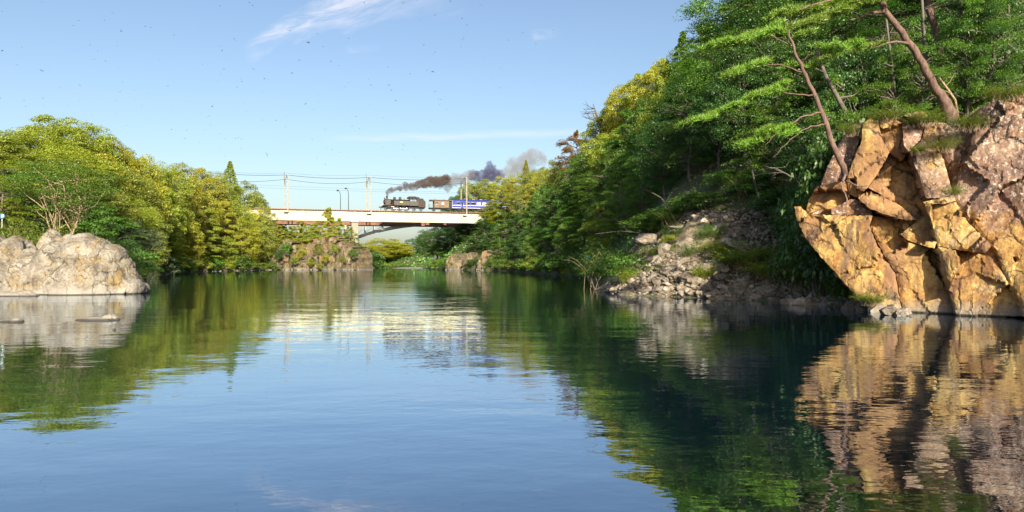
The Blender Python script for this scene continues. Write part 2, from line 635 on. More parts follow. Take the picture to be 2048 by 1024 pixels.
def h_right(X, Y):
    d = sdf(RIGHT_POLY, X, Y)
    nz = vnoise(X, Y, 9, 1) * 1.2 + vnoise(X, Y, 3.5, 2) * 0.5
    dd = np.maximum(d, 0)
    wfar = sstep(Y, 115, 165)
    wnear = sstep(Y, 25, 0)
    s1 = 1.22 - 0.42 * wfar
    s2 = 0.80 - 0.45 * wfar + 0.0 * wnear
    forest = np.where(dd < 18, s1 * dd, s1 * 18 + s2 * (dd - 18))
    rubble = np.where(dd < 5.5, 0.78 * dd, 4.3 + 1.15 * (dd - 5.5))
    rubble = np.minimum(rubble, forest + 1)
    cliff = 5.7 * sstep(dd, 1.4, 3.4) + 0.74 * np.maximum(0, dd - 3.2)
    wc = sstep(Y, 29.5, 26.5)
    wr = sstep(Y, 26.5, 29.5) * sstep(Y, 48, 40)
    h = cliff * wc + (1 - wc) * (rubble * wr + forest * (1 - wr))
    lim = 46.0
    h = np.where(h > lim - 14, lim - 14 + 14 * (1 - np.exp(-(h - lim + 14) / 14)), h)
    h = h + nz * sstep(dd, 2.5, 9)
    under = -np.minimum(2.4, 0.05 + 0.28 * -d)
    return np.where(d > 0, np.maximum(h, 0.12 * sstep(dd, 0, 0.6)), under), d


def h_left(X, Y):
    d = sdf(LEFT_POLY, X, Y)
    nz = vnoise(X, Y, 10, 3) * 1.3 + vnoise(X, Y, 4, 4) * 0.5
    dd = np.maximum(d, 0)
    hill = np.where(dd < 2.5, 0.22 * dd, 0.55 + 0.78 * (dd - 2.5))
    hill = np.where(hill > 12, 12 + 6 * (1 - np.exp(-(hill - 12) / 9)), hill)
    near = np.where(dd < 3, 0.3 * dd, 0.9 + 0.42 * (dd - 3))
    near = np.minimum(near, 9)
    wn = sstep(Y, 78, 55)
    hill = hill * (1 - wn) + near * wn
    crag = 5.6 * sstep(dd, 0.6, 3.2) + 0.10 * dd
    wc = sstep(Y, 180.5, 184.5) * sstep(Y, 216, 202) * sstep(X, -68, -63)
    flat = np.minimum(0.25 * dd, 5)
    wf = sstep(Y, 204, 225)
    h = crag * wc + (1 - wc) * (flat * wf + hill * (1 - wf))
    h = h + nz * sstep(dd, 2.5, 9)
    under = -np.minimum(2.4, 0.05 + 0.22 * -d)
    return np.where(d > 0, np.maximum(h, 0.1 * sstep(dd, 0, 0.6)), under), d


def hr(x, y):
    h, d = h_right(np.array([float(x)]), np.array([float(y)]))
    return float(h[0]), float(d[0])


def hl(x, y):
    h, d = h_left(np.array([float(x)]), np.array([float(y)]))
    return float(h[0]), float(d[0])


def terrain(name, fn, xs, ys, dmin):
    X, Y = np.meshgrid(xs, ys)
    Z, D = fn(X, Y)
    nx, ny = len(xs), len(ys)
    v = np.stack([X, Y, Z], -1).reshape(-1, 3)
    i = np.arange(nx * ny).reshape(ny, nx)
    q = np.stack([i[:-1, :-1], i[:-1, 1:], i[1:, 1:], i[1:, :-1]], -1).reshape(-1, 4)
    dm = np.maximum.reduce([D.ravel()[q[:, k]] for k in range(4)])
    q = q[dm > dmin]
    used = np.unique(q)
    remap = -np.ones(len(v), dtype=int)
    remap[used] = np.arange(len(used))
    me = mesh_np(name, v[used], [remap[q]], M['ground'], smooth=True)
    return tag(obj(name, me), kind='structure')


def axis(*segs):
    out = []
    for a, b, s in segs:
        out.append(np.arange(a, b, s))
    return np.concatenate(out)


terrain('hillside_right', h_right, axis((-34, 0, 1.2), (0, 26, 0.55), (26, 60, 1.6), (60, 191, 4)),
        axis((-150, 10, 4), (10, 52, 0.55), (52, 130, 1.1), (130, 362, 2)), -4)
terrain('hillside_left', h_left, axis((-190, -90, 4), (-90, -20, 1.0)), axis((-40, 20, 3), (20, 215, 1.0), (215, 364, 2)), -4)

# river bed and far valley floor
gme = bpy.data.meshes.new('valley_ground')
gme.from_pydata([(-3000, -600, -2.45), (3000, -600, -2.45), (3000, 340, -2.45), (-3000, 340, -2.45),
                 (3000, 380, 0.4), (-3000, 380, 0.4), (3000, 5000, 0.4), (-3000, 5000, 0.4)], [],
                [(0, 1, 2, 3), (3, 2, 4, 5), (5, 4, 6, 7)])
gme.materials.append(M['ground'])
tag(obj('valley_ground', gme), kind='structure')


# ------------------------------------------------------------------ water
def water_mat():
    m, t, out = newmat('river_water')
    g = t.n('ShaderNodeNewGeometry')
    pos = g.outputs['Position']
    # long lazy swell, small ripples, and calmer lanes between
    a = t.noise(t.mapping(pos, (0.55, 1.0, 1), (0, 0, 0.25)), 0.55, 2, 0.5)
    b = t.noise(t.mapping(pos, (0.7, 1.25, 1), (0, 0, -0.3)), 2.1, 3, 0.55)
    c = t.noise(t.mapping(pos, (0.8, 1.1, 1), (0, 0, 0.15)), 6.5, 2, 0.5)
    lane = t.ramp(t.noise(t.mapping(pos, (0.35, 1, 1)), 0.12, 3, 0.5), [(0.35, (0.35, 0.35, 0.35)), (0.65, (1, 1, 1))])
    h = t.math('ADD', t.math('MULTIPLY', a, 0.017),
               t.math('MULTIPLY', t.math('ADD', t.math('MULTIPLY', b, 0.0066), t.math('MULTIPLY', c, 0.0011)), lane))
    bp = t.n('ShaderNodeBump')
    bp.inputs['Strength'].default_value = 1.0
    bp.inputs['Distance'].default_value = 1.0
    t.l(h, bp.inputs['Height'])
    fr = t.n('ShaderNodeFresnel')
    fr.inputs['IOR'].default_value = 1.55
    t.l(bp.outputs[0], fr.inputs['Normal'])
    gl = t.n('ShaderNodeBsdfGlossy')
    gl.inputs['Roughness'].default_value = 0.012
    gl.inputs['Color'].default_value = (0.80, 0.89, 1.0, 1)
    t.l(bp.outputs[0], gl.inputs['Normal'])
    at = t.n('ShaderNodeAttribute', attribute_name='depth')
    deep = t.n('ShaderNodeBsdfDiffuse')
    deep.inputs[0].default_value = (0.003, 0.012, 0.020, 1)
    thin = t.n('ShaderNodeBsdfTransparent')
    thin.inputs[0].default_value = (0.93, 0.88, 0.62, 1)
    fac = t.math('SUBTRACT', 1.0, t.math('POWER', 2.718, t.math('MULTIPLY', at.outputs['Fac'], -1.15)), clamp=True)
    body = t.n('ShaderNodeMixShader')
    t.l(fac, body.inputs[0])
    t.l(thin.outputs[0], body.inputs[1])
    t.l(deep.outputs[0], body.inputs[2])
    ms = t.n('ShaderNodeMixShader')
    t.l(t.math('POWER', fr.outputs[0], 0.46), ms.inputs[0])
    t.l(body.outputs[0], ms.inputs[1])
    t.l(gl.outputs[0], ms.inputs[2])
    t.l(ms.outputs[0], out.inputs[0])
    return m


xs = axis((-110, -40, 3), (-40, 30, 1.0), (30, 61, 3))
ys = axis((-30, 0, 3), (0, 60, 1.0), (60, 363, 3))
X, Y = np.meshgrid(xs, ys)
dR, dL = sdf(RIGHT_POLY, X, Y), sdf(LEFT_POLY, X, Y)
depth = np.minimum(np.maximum(0, -dR) * 0.16, np.maximum(0, -dL) * 0.22)
bar = np.exp(-(((X - 2.6) / 2.2) ** 2 + ((Y - 4.6) / 1.6) ** 2)) * 0.9       # the gravel shoal by the near right corner
depth = np.maximum(0.12, np.minimum(depth, 2.4) * (1 - np.clip(1.5 * np.exp(-(((X - 2.5) / 2.4) ** 2 + ((Y - 4.7) / 1.5) ** 2)), 0, .90)))
i = np.arange(X.size).reshape(X.shape)
q = np.stack([i[:-1, :-1], i[:-1, 1:], i[1:, 1:], i[1:, :-1]], -1).reshape(-1, 4)
wme = mesh_np('river_water', np.stack([X, Y, X * 0], -1).reshape(-1, 3), [q], water_mat(),
              attrs={'depth': ('POINT', depth.ravel())})
tag(obj('river_water', wme), kind='structure')
# the near bed, shoaling to the right of the camera
bx, by = np.meshgrid(np.arange(-8, 13, 0.4), np.arange(-2, 16, 0.4))
bd = sdf(RIGHT_POLY, bx, by)
bz = -np.minimum(2.3, np.maximum(0.3, -bd * 0.16)) * (1 - np.clip(1.4 * np.exp(-(((bx - 2.5) / 2.4) ** 2 + ((by - 4.7) / 1.5) ** 2)), 0, .84))
bz += vnoise(bx, by, 0.6, 12) * 0.06 + vnoise(bx, by, 2, 13) * 0.1
i = np.arange(bx.size).reshape(bx.shape)
q = np.stack([i[:-1, :-1], i[:-1, 1:], i[1:, 1:], i[1:, :-1]], -1).reshape(-1, 4)
bedm, t, out = newmat('river_bed')
g = t.n('ShaderNodeNewGeometry')
c = t.ramp(t.noise(g.outputs['Position'], 3.0, 6, 0.7), [(0.3, (0.24, 0.18, 0.06)), (0.5, (0.46, 0.36, 0.13)), (0.7, (0.60, 0.50, 0.22))])
b = t.n('ShaderNodeBsdfPrincipled')
t.l(c, b.inputs['Base Color'])
b.inputs['Roughness'].default_value = 0.9
t.l(b.outputs[0], out.inputs[0])
tag(obj('river_bed', mesh_np('river_bed', np.stack([bx, by, bz], -1).reshape(-1, 3), [q], bedm, smooth=True)), kind='structure')

# ------------------------------------------------------------------ rocks
def rock_block(name, poly, depth_fn, parent, mat, w=0.0, step=6.0, back=2.5, facet_amp=0.5, seed=0, edge=0.16, jitter=0.7, wfn=None,
               cell=0.9, vert=1.0):
    """a rock block: its front outline in photo pixels, set at its own distance and carried back into the hill"""
    rg = np.random.default_rng(seed + 991)
    # dense, slightly ragged outline
    pts = []
    n = len(poly)
    for k in range(n):
        a, b_ = np.array(poly[k], float), np.array(poly[(k + 1) % n], float)
        L = np.linalg.norm(b_ - a)
        m = max(1, int(L / step))
        nrm = np.array([-(b_ - a)[1], (b_ - a)[0]]) / max(L, 1e-6)
        for j in range(m):
            p = a + (b_ - a) * j / m
            if j:
                p = p + nrm * rg.normal(0, jitter)
            pts.append(p)
    nb = len(pts)
    pa = np.array(pts)
    x0, y0 = pa.min(0)
    x1, y1 = pa.max(0)
    gx, gy = np.meshgrid(np.arange(x0, x1, step), np.arange(y0, y1, step))
    gx, gy = gx.ravel() + rg.uniform(-.3, .3, gx.size) * step, gy.ravel() + rg.uniform(-.3, .3, gy.size) * step
    dist = sdf([tuple(p) for p in pts], gx, gy)
    keep = dist > step * 0.55
    allp = pts + list(np.stack([gx, gy], -1)[keep])
    ed = np.concatenate([np.zeros(nb), dist[keep]])
    res = delaunay_2d_cdt([Vector(p) for p in allp], [], [list(range(nb))], 1, 1e-4)
    v2, faces, orig = res[0], res[2], res[3]
    vv, ww = [], []
    for k, p in enumerate(v2):
        o_ = orig[k][0] if orig[k] else 0
        e = ed[o_] if o_ < len(ed) else 0
        D = depth_fn(p.x, p.y)
        q = P(p.x, p.y, D)
        qf = Vector((q.x, q.y, q.z * vert))
        fz, _ = facet(qf + Vector((seed * 3.7, 0, 0)), cell)
        f2, _ = facet(qf + Vector((0, seed * 2.3, 5)), cell * 0.33)
        D += fz * facet_amp + f2 * facet_amp * 0.30 + fbm(q * 1.3, 4) * 0.02 + edge * math.exp(-e / (step * 1.1))
        vv.append(P(p.x, p.y, D))
        ww.append(wfn(p.x, p.y) if wfn else w)
    # outline order on the front
    bidx = {}
    for k in range(len(v2)):
        for o_ in orig[k]:
            if o_ < nb:
                bidx[o_] = k
    ring = [bidx[k] for k in range(nb) if k in bidx]
    base = len(vv)
    fs = [tuple(f) for f in faces]
    layers = [ring]
    for s_, fr in ((0.25, 0.15), (1.0, 0.5)):
        idx = []
        for k in ring:
            p = vv[k]
            cxy = Vector((0.42, 1.0, 0.05)) * back * s_
            idx.append(len(vv))
            vv.append(p + cxy + Vector((rg.normal(0, .05), rg.normal(0, .05), rg.normal(0, .05))))
            ww.append(ww[k])
        layers.append(idx)
    m = len(ring)
    for la, lb in zip(layers[:-1], layers[1:]):
        for k in range(m):
            fs.append((la[k], la[(k + 1) % m], lb[(k + 1) % m], lb[k]))
    fs.append(tuple(layers[-1]))
    me = bpy.data.meshes.new(name)
    me.from_pydata([tuple(p) for p in vv], [], fs)
    bm = bmesh.new()
    bm.from_mesh(me)
    bmesh.ops.recalc_face_normals(bm, faces=bm.faces)
    bm.to_mesh(me)
    bm.free()
    a = me.attributes.new('w', 'FLOAT', 'POINT')
    a.data.foreach_set('value', np.array(ww, dtype=np.float32))
    me.materials.append(mat)
    return obj(name, me, parent)


# --- the great ochre cliff on the right
cliff = empty('rock_cliff', (15.5, 24, 0))
tag(cliff, 'tall fractured ochre and purple-brown rock cliff rising from the water at the right', 'cliff')


def cliff_child(o):
    o.matrix_parent_inverse = cliff.matrix_basis.inverted()
    o.matrix_parent_inverse = Matrix.Translation((-15.5, -24, 0))
    return o


def cd(off=0.0, gx=0.0, gy=0.0, cx=1800, cy=430, lean=0.0042):
    def f(x, y):
        d = 24.3 - 3.4 * (x - 1690) / 358 if x > 1690 else 24.3 + (1690 - x) * 0.010
        d += max(0, (600 - y)) * lean
        return d + off + gx * (x - cx) + gy * (y - cy)
    return f


BLOCKS = [
    # polygon, offset, gx, gy, centre, purple share
    ([(1588, 413), (1600, 412), (1616, 428), (1690, 431), (1745, 432), (1739, 452), (1752, 485), (1772, 520), (1790, 546), (1798, 590),
      (1806, 628), (1772, 624), (1738, 612), (1700, 578), (1655, 528), (1620, 488), (1604, 462), (1592, 432)], -0.35, -0.0012, -0.0012, (1700, 520), 0.0),
    ([(1747, 433), (1790, 436), (1832, 441), (1803, 466), (1812, 482), (1846, 494), (1872, 497), (1884, 545), (1898, 590), (1913, 633),
      (1860, 630), (1808, 628), (1800, 590), (1792, 546), (1774, 519), (1755, 484), (1741, 452)], 0.0, 0.0022, 0.001, (1830, 540), 0.12),
    ([(1801, 468), (1830, 446), (1856, 430), (1868, 452), (1874, 484), (1869, 497), (1846, 491), (1814, 480)], -0.75, 0.003, 0.004, (1840, 465), 0.15),
    ([(1612, 426), (1618, 398), (1630, 378), (1662, 366), (1697, 362), (1700, 396), (1672, 414), (1640, 422)], -0.15, -0.002, 0.004, (1655, 395), 0.1),
    ([(1616, 427), (1672, 415), (1702, 397), (1722, 402), (1740, 418), (1746, 431), (1690, 430)], 0.25, 0.001, 0.002, (1690, 420), 0.75),
    ([(1640, 374), (1654, 336), (1672, 300), (1694, 262), (1722, 240), (1728, 250), (1712, 300), (1698, 335), (1694, 364), (1662, 368)], 0.45, -0.004, 0.0, (1690, 310), 0.85),
    ([(1726, 250), (1738, 236), (1757, 243), (1761, 270), (1779, 305), (1757, 345), (1736, 375), (1713, 394), (1698, 388), (1694, 360), (1711, 310), (1724, 280)], -0.30, -0.002, 0.0015, (1735, 310), 0.0),
    ([(1758, 242), (1785, 236), (1806, 246), (1809, 298), (1812, 312), (1802, 322), (1780, 305), (1762, 270)], -0.05, 0.004, 0.003, (1785, 280), 0.12),
    ([(1780, 307), (1802, 323), (1814, 312), (1824, 332), (1842, 390), (1858, 430), (1832, 440), (1800, 410), (1748, 382), (1737, 376), (1758, 346)], 0.40, 0.004, -0.002, (1800, 370), 0.35),
    ([(1716, 396), (1737, 378), (1748, 383), (1800, 411), (1833, 439), (1812, 441), (1766, 428), (1738, 416)], -0.30, 0.002, -0.006, (1770, 410), 0.1),
    ([(1803, 232), (1836, 238), (1852, 246), (1842, 278), (1818, 304), (1808, 290)], -0.65, 0.006, -0.004, (1825, 265), 0.8),
    ([(1806, 230), (1845, 222), (1860, 236), (1850, 246), (1834, 239)], -0.55, 0.0, 0.01, (1830, 236), 0.75),
    ([(1820, 306), (1844, 278), (1849, 256), (1872, 250), (1880, 300), (1893, 340), (1906, 388), (1880, 396), (1852, 396), (1838, 350)], -0.85, 0.001, -0.001, (1860, 330), 0.55),
    ([(1872, 248), (1905, 250), (1945, 262), (1940, 300), (1918, 345), (1909, 390), (1892, 330), (1880, 290)], 0.15, 0.0, 0.0, (1905, 300), 0.85),
    ([(1846, 404), (1880, 397), (1908, 390), (1912, 402), (1880, 408), (1852, 410)], -1.05, 0.0, 0.0, (1880, 400), 0.2),
    ([(1850, 410), (1885, 408), (1912, 403), (1936, 445), (1962, 470), (1984, 490), (1970, 506), (1920, 500), (1876, 492), (1866, 450)], -0.95, -0.001, 0.002, (1910, 450), 0.2),
    ([(1876, 494), (1920, 502), (1970, 508), (1984, 494), (2002, 540), (2030, 590), (2046, 632), (1980, 636), (1914, 634), (1898, 580)], -0.70, -0.002, -0.001, (1950, 560), 0.15),
    ([(1946, 262), (1952, 232), (1966, 214), (1998, 200), (2024, 205), (2040, 186), (2080, 180), (2150, 172), (2200, 180), (2230, 420), (2240, 668), (2140, 650), (2047, 633),
      (2030, 588), (2004, 538), (1988, 494), (1962, 468), (1936, 440), (1912, 400), (1911, 388), (1920, 345), (1942, 300)], -0.80, -0.0008, 0.0, (2040, 420), 0.9),
]


def right_w(x, y):
    return 0.80 - 0.75 * max(0, min(1, (y - 400) / 110)) - 0.12 * max(0, (x - 2050) / 150)


for k, (poly, off, gx_, gy_, (cx_, cy_), w_) in enumerate(BLOCKS):
    cliff_child(rock_block('rock_block', poly, cd(off * .62, gx_ * .8, gy_ * .8, cx_, cy_), cliff, M['cliff'], w=w_, seed=k,
                           back=3.2, facet_amp=0.30, cell=1.9, edge=0.07, wfn=right_w if k == len(BLOCKS) - 1 else None, step=5.0))
# the mass behind the joints
cliff_child(rock_block('rock_core', [(1640, 400), (1668, 330), (1730, 250), (1800, 240), (1950, 250), (2050, 215), (2190, 210), (2220, 640), (1800, 620), (1745, 600), (1660, 500)],
                       cd(1.0), cliff, M['cliff'], w=0.8, seed=40, back=3.0, step=14.0, facet_amp=0.3))


def rock_mesh(name, mat, seed, sub=3, stretch=(1, 1, 1), rough=0.22, fac=0.5):
    bm = bmesh.new()
    bmesh.ops.create_icosphere(bm, subdivisions=sub, radius=1)
    for v in bm.verts:
        p = v.co.copy()
        q = p * 1.1 + Vector((seed * 5.3, seed * 2.1, seed * 3.9))
        f, _ = facet(q, 0.9)
        v.co = p * (1 + f * fac + fbm(q * 1.7, 3) * rough)
        v.co = Vector((v.co.x * stretch[0], v.co.y * stretch[1], v.co.z * stretch[2]))
    me = bpy.data.meshes.new(name)
    bm.to_mesh(me)
    bm.free()
    a = me.attributes.new('w', 'FLOAT', 'POINT')
    a.data.foreach_set('value', np.zeros(len(me.vertices), dtype=np.float32))
    me.materials.append(mat)
    return me


# --- the pale boulder outcrop at the left
def lumps_mesh(name, balls, voxel, mat, disp, seed, smooth=True, crease=0.0):
    """one solid stone: overlapping ellipsoids fused, then weathered"""
    bm = bmesh.new()
    for (c, r_, rot) in balls:
        mt = Matrix.Translation(Vector(c)) @ Matrix.Rotation(rot, 4, 'Y') @ Matrix.Diagonal((*r_, 1))
        bmesh.ops.create_icosphere(bm, subdivisions=4, radius=1, matrix=mt)
    me = bpy.data.meshes.new(name)
    bm.to_mesh(me)
    bm.free()
    tmp = bpy.data.objects.new('tmp', me)
    COL.objects.link(tmp)
    md = tmp.modifiers.new('r', 'REMESH')
    md.mode = 'VOXEL'
    md.voxel_size = voxel
    sm = tmp.modifiers.new('s', 'SMOOTH')
    sm.iterations = 6
    dg = bpy.context.evaluated_depsgraph_get()
    me2 = bpy.data.meshes.new_from_object(tmp.evaluated_get(dg))
    bpy.data.objects.remove(tmp)
    me2.name = name
    bm = bmesh.new()
    bm.from_mesh(me2)
    bm.normal_update()
    new = []
    for v in bm.verts:
        q = v.co + Vector((seed * 7.1, 0, seed))
        f, e = facet(q, 1.6)
        f2, e2 = facet(q * 1.0 + Vector((9, 3, 1)), 0.55)
        d = f * disp + f2 * disp * 0.55 + fbm(q * 1.1, 5) * disp * 0.45
        d -= crease * math.exp(-e / 0.06) + crease * 0.5 * math.exp(-e2 / 0.07)
        new.append(v.co + v.normal * d)
    for v, p in zip(bm.verts, new):
        v.co = p
    bm.to_mesh(me2)
    bm.free()
    me2.materials.clear()
    me2.materials.append(mat)
    if smooth:
        me2.polygons.foreach_set('use_smooth', np.ones(len(me2.polygons), dtype=bool))
    return me2


def ell(x, ytop, D, wpx, hz, dy, zc=None, rot=0.0):
    """ellipsoid whose top shows at (x, ytop)"""
    top = P(x, ytop, D)
    return ((top.x, D, top.z - hz), (wpx / FPX * D, dy, hz), rot)


BD = 38.6
bl = obj('boulder', lumps_mesh('boulder', [
    ell(170, 468, BD, 78, 3.0, 2.3, rot=0.12), ell(120, 480, BD - 0.3, 52, 2.6, 2.0), ell(205, 488, BD - 0.4, 50, 2.5, 1.9, rot=0.3), ell(226, 508, BD - .2, 38, 2.0, 1.8, rot=0.4),
    ell(165, 505, BD - 1.1, 82, 2.2, 1.6), ell(60, 505, BD - 0.9, 42, 2.2, 1.6, rot=-0.1), ell(244, 536, BD - .3, 30, 1.3, 1.5, rot=.4), ell(264, 556, BD - .5, 20, .8, 1.1, rot=.4)],
    0.075, M['boulder'], 0.10, 1, crease=0.10))
tag(bl, 'huge pale rounded boulder on the left bank, cracked and ochre stained', 'boulder')
b2 = obj('boulder', lumps_mesh('boulder', [ell(30, 470, BD + 0.6, 40, 2.6, 1.8), ell(-30, 462, BD + 1, 55, 2.8, 2.2), ell(66, 492, BD + .2, 34, 2.3, 1.6), ell(-6, 520, BD - 1, 40, 2.0, 1.5),
                                           ell(-90, 480, BD, 60, 2.8, 2.4)],
                                0.10, M['boulder'], 0.14, 2, crease=0.08))
tag(b2, 'domed pale boulder at the left edge beside the huge boulder', 'boulder')
b3 = obj('boulder', lumps_mesh('boulder', [ell(104, 458, 42.5, 30, 2.6, 1.4), ell(140, 468, 42.5, 34, 2.4, 1.3)], 0.10, M['boulder'], 0.08, 3, crease=0.03))
tag(b3, 'smooth grey-lilac rock showing just behind the top of the huge boulder', 'boulder')
b4 = obj('boulder', lumps_mesh('boulder', [ell(256, 548, 39.6, 26, 0.95, 1.0, rot=0.35), ell(280, 566, 39.2, 13, 0.45, 0.7, rot=.2), ell(240, 556, 39.2, 24, 0.9, 0.9)],
                                0.06, M['boulder'], 0.07, 4, crease=0.02))
tag(b4, 'low sloping toe of stone at the right foot of the huge boulder', 'boulder')
for (xx, yb, wpx, hz, dy, sd, lab) in [
        (20, 592, 62, 0.26, 0.5, 5, 'flat pale ledge at the water just below the boulders at left'),
        (14, 644, 36, 0.08, 0.34, 6, 'low flat rock in the water at the far left edge'),
        (197, 640, 46, 0.09, 0.34, 7, 'long low flat rock breaking the water before the huge boulder'),
        (229, 660, 5, 0.07, 0.07, 8, 'single small stone poking out of the water near the long flat rock')]:
    D_ = CAMZ * FPX / (yb - HORIZON)
    c_ = P(xx, yb, D_)
    rx = wpx / FPX * D_
    balls = [((c_.x, D_, -0.10), (rx, dy, hz + 0.10), 0.0)]
    if wpx > 10:
        balls += [((c_.x + rx * 0.45, D_ + 0.05, -0.06), (rx * 0.4, dy * 0.7, hz + 0.12), 0.1),
                  ((c_.x - rx * 0.6, D_, -0.1), (rx * 0.5, dy * 0.8, hz * 0.8 + 0.10), -0.05)]
    o = obj('flat_rock', lumps_mesh('flat_rock', balls, max(0.02, min(0.06, hz * 0.25)), M['boulder'], 0.05, sd, crease=0.03))
    tag(o, lab, 'rock')

# --- rubble bank: stones as pieces of the slope
STONES = [rock_mesh('stone', M['rubble'], 20 + k, 2, s_) for k, s_ in enumerate(
    [(1, .8, .6), (1.2, .7, .5), (.9, .9, .7), (1.4, .7, .45), (.8, .8, .8), (1.1, 1, .5), (1.5, .8, .35), (1, .6, .75)])]
M['bedrock'] = rockmat('bank_bedrock', [(0.34, (0.035, 0.028, 0.02)), (0.46, (0.10, 0.075, 0.05)), (0.54, (0.24, 0.18, 0.12)),
                                         (0.68, (0.45, 0.37, 0.28))], crack=0.9, crack_scale=2.2, moss=((0.07, 0.08, 0.02), 0.50, 0.60), bump=0.10, wet=False)
M['scree'] = rockmat('scree_stones', [(0.36, (0.035, 0.027, 0.021)), (0.44, (0.095, 0.073, 0.056)), (0.52, (0.19, 0.155, 0.12)), (0.62, (0.34, 0.30, 0.245))], crack=0.2, bump=0.02)
bankroot = empty('rubble_bank', (9, 34, 0))
tag(bankroot, 'steep bank of loose broken stones between the forest slope and the ochre cliff', 'rubble bank')
# the bedrock under the stones
bxs, bys = np.meshgrid(np.arange(4.6, 17, 0.22), np.arange(25.5, 46, 0.22))
bz_, bd_ = h_right(bxs, bys)
bz_ = bz_ + vnoise(bxs, bys, 1.6, 31) * 0.45 * sstep(bd_, 0.2, 1.5) + vnoise(bxs, bys, 0.6, 32) * 0.16 + 0.10
i = np.arange(bxs.size).reshape(bxs.shape)
q = np.stack([i[:-1, :-1], i[:-1, 1:], i[1:, 1:], i[1:, :-1]], -1).reshape(-1, 4)
ok = (np.minimum.reduce([bd_.ravel()[q[:, k]] for k in range(4)]) > -0.8) & (np.maximum.reduce([bd_.ravel()[q[:, k]] for k in range(4)]) < 5.6)
bme = mesh_np('bedrock', np.stack([bxs, bys, bz_], -1).reshape(-1, 3), [q[ok]], M['bedrock'], attrs={'w': ('POINT', np.zeros(bxs.size))})
o = obj('bedrock', bme, bankroot)
o.matrix_parent_inverse = Matrix.Translation((-9, -34, 0))


def stone(parent, inv, loc, size, rg, name='stone'):
    s_ = bpy.data.objects.new(name, STONES[rg.integers(len(STONES))])
    s_.location = loc
    s_.scale = (size * rg.uniform(.8, 1.2), size * rg.uniform(.8, 1.2), size * rg.uniform(.7, 1.1))
    s_.rotation_euler = (rg.normal(0, .35), rg.normal(0, .35), rg.uniform(0, 6.28))
    link(s_, parent)
    s_.matrix_parent_inverse = inv
    return s_


rg = np.random.default_rng(5)
inv = Matrix.Translation((-9, -34, 0))
cnt = 0
while cnt < 285:
    x, y = rg.uniform(4.8, 15.5), rg.uniform(26, 42)
    z, d = hr(x, y)
    if d < -0.15 or d > 5.4:
        continue
    pxs = x / y * FPX + 1024
    pys = HORIZON - (z - CAMZ) / y * FPX
    if pxs > 1730 or pxs < 1225:
        continue
    dense = 1.0 if pxs < 1480 else 0.35
    if d < 0.5:
        dense = 1.0
    if rg.random() > dense:
        continue
    size = float(np.clip(rg.lognormal(-1.62, 0.45), 0.08, 0.5))
    stone(bankroot, inv, (x, y, z + 0.14), size, rg)
    cnt += 1
# the small packed stones between, too many to pick apart
base = [np.array([v.co for v in rock_mesh('pebble', M['rubble'], 70 + k, 1, s_).vertices]) for k, s_ in enumerate([(1, .8, .6), (1.3, .7, .45), (.9, .9, .75)])]
ftri = np.array([p.vertices[:] for p in rock_mesh('pebble', M['rubble'], 70, 1).polygons])
PV, PF, off = [], [], 0
cnt = 0
cx_, cy_ = rg.uniform(4.8, 15.0, 14000), rg.uniform(26, 42, 14000)
cz_, cd_ = h_right(cx_, cy_)
for x, y, z, d in zip(cx_, cy_, cz_, cd_):
    if d < -0.1 or d > 5.6:
        continue
    if cnt >= 3600:
        break
    a_ = rg.uniform(0, 6.28)
    s_ = rg.lognormal(-2.55, .4)
    b_ = base[cnt % 3] * s_
    ca_, sa_ = math.cos(a_), math.sin(a_)
    PV.append(np.stack([b_[:, 0] * ca_ - b_[:, 1] * sa_ + x, b_[:, 0] * sa_ + b_[:, 1] * ca_ + y, b_[:, 2] + b_[:, 0] * rg.normal(0, .4) + z + .12 + rg.uniform(-.05, .12)], 1))
    PF.append(ftri + off)
    off += len(b_)
    cnt += 1
pm = mesh_np('loose_stones', np.concatenate(PV), [np.concatenate(PF)], M['scree'], attrs={'w': ('POINT', np.zeros(off))})
o = obj('loose_stones', pm, bankroot)
o.matrix_parent_inverse = inv
tag(o, kind='stuff')
# a few big blocks
for (xx, yy, D_, s_) in [(1290, 480, 39.5, .62), (1330, 500, 37.8, .45), (1430, 488, 37.2, .62), (1462, 478, 37.0, .42), (1520, 455, 36.5, .6), (1300, 520, 38, .5),
                        (1395, 545, 35.2, .42), (1310, 560, 36.4, .6), (1345, 545, 36.8, .55), (1375, 572, 34.6, .55), (1420, 580, 33.6, .6), (1460, 575, 33.4, .5), (1330, 585, 34.8, .5), (1290, 585, 35.6, .45), (1450, 470, 38.6, .7), (1400, 470, 39, .6), (1375, 500, 37.6, .55), (1500, 470, 37.4, .6), (1545, 500, 34.8, .5), (1350, 470, 39.3, .5), (1270, 560, 37, .45), (1480, 500, 35.5, .5)]:
    stone(bankroot, inv, P(xx, yy, D_), s_, rg, 'block')
# ledge stones along the water beneath the cliff
ledge = empty('shore_ledge', (12.2, 25.6, 0))
tag(ledge, 'row of grey washed stones at the waterline under the ochre cliff overhang', 'rocks')
inv = Matrix.Translation((-12.2, -25.6, 0))
for (xx, yb, s_) in [(1600, 606, .42), (1630, 604, .5), (1655, 607, .38), (1668, 590, .62), (1690, 582, .55), (1700, 606, .42), (1715, 615, .5),
                     (1740, 616, .5), (1762, 620, .5), (1783, 625, .42), (1725, 600, .45), (1576, 600, .35), (1555, 599, .3), (1805, 627, .3)]:
    D_ = CAMZ * FPX / (min(yb + 4, 632) - HORIZON) + (0.5 if yb < 600 else 0)
    p_ = P(xx, yb, D_)
    stone(ledge, inv, (p_.x, p_.y, max(0.06, p_.z)), s_, rg)

# --- crag under the railway bridge and outcrops on the far right bank
crag = empty('crag', (-52, 187, 0))
tag(crag, 'sunlit brown crag rising from the water beneath the railway bridge', 'crag')


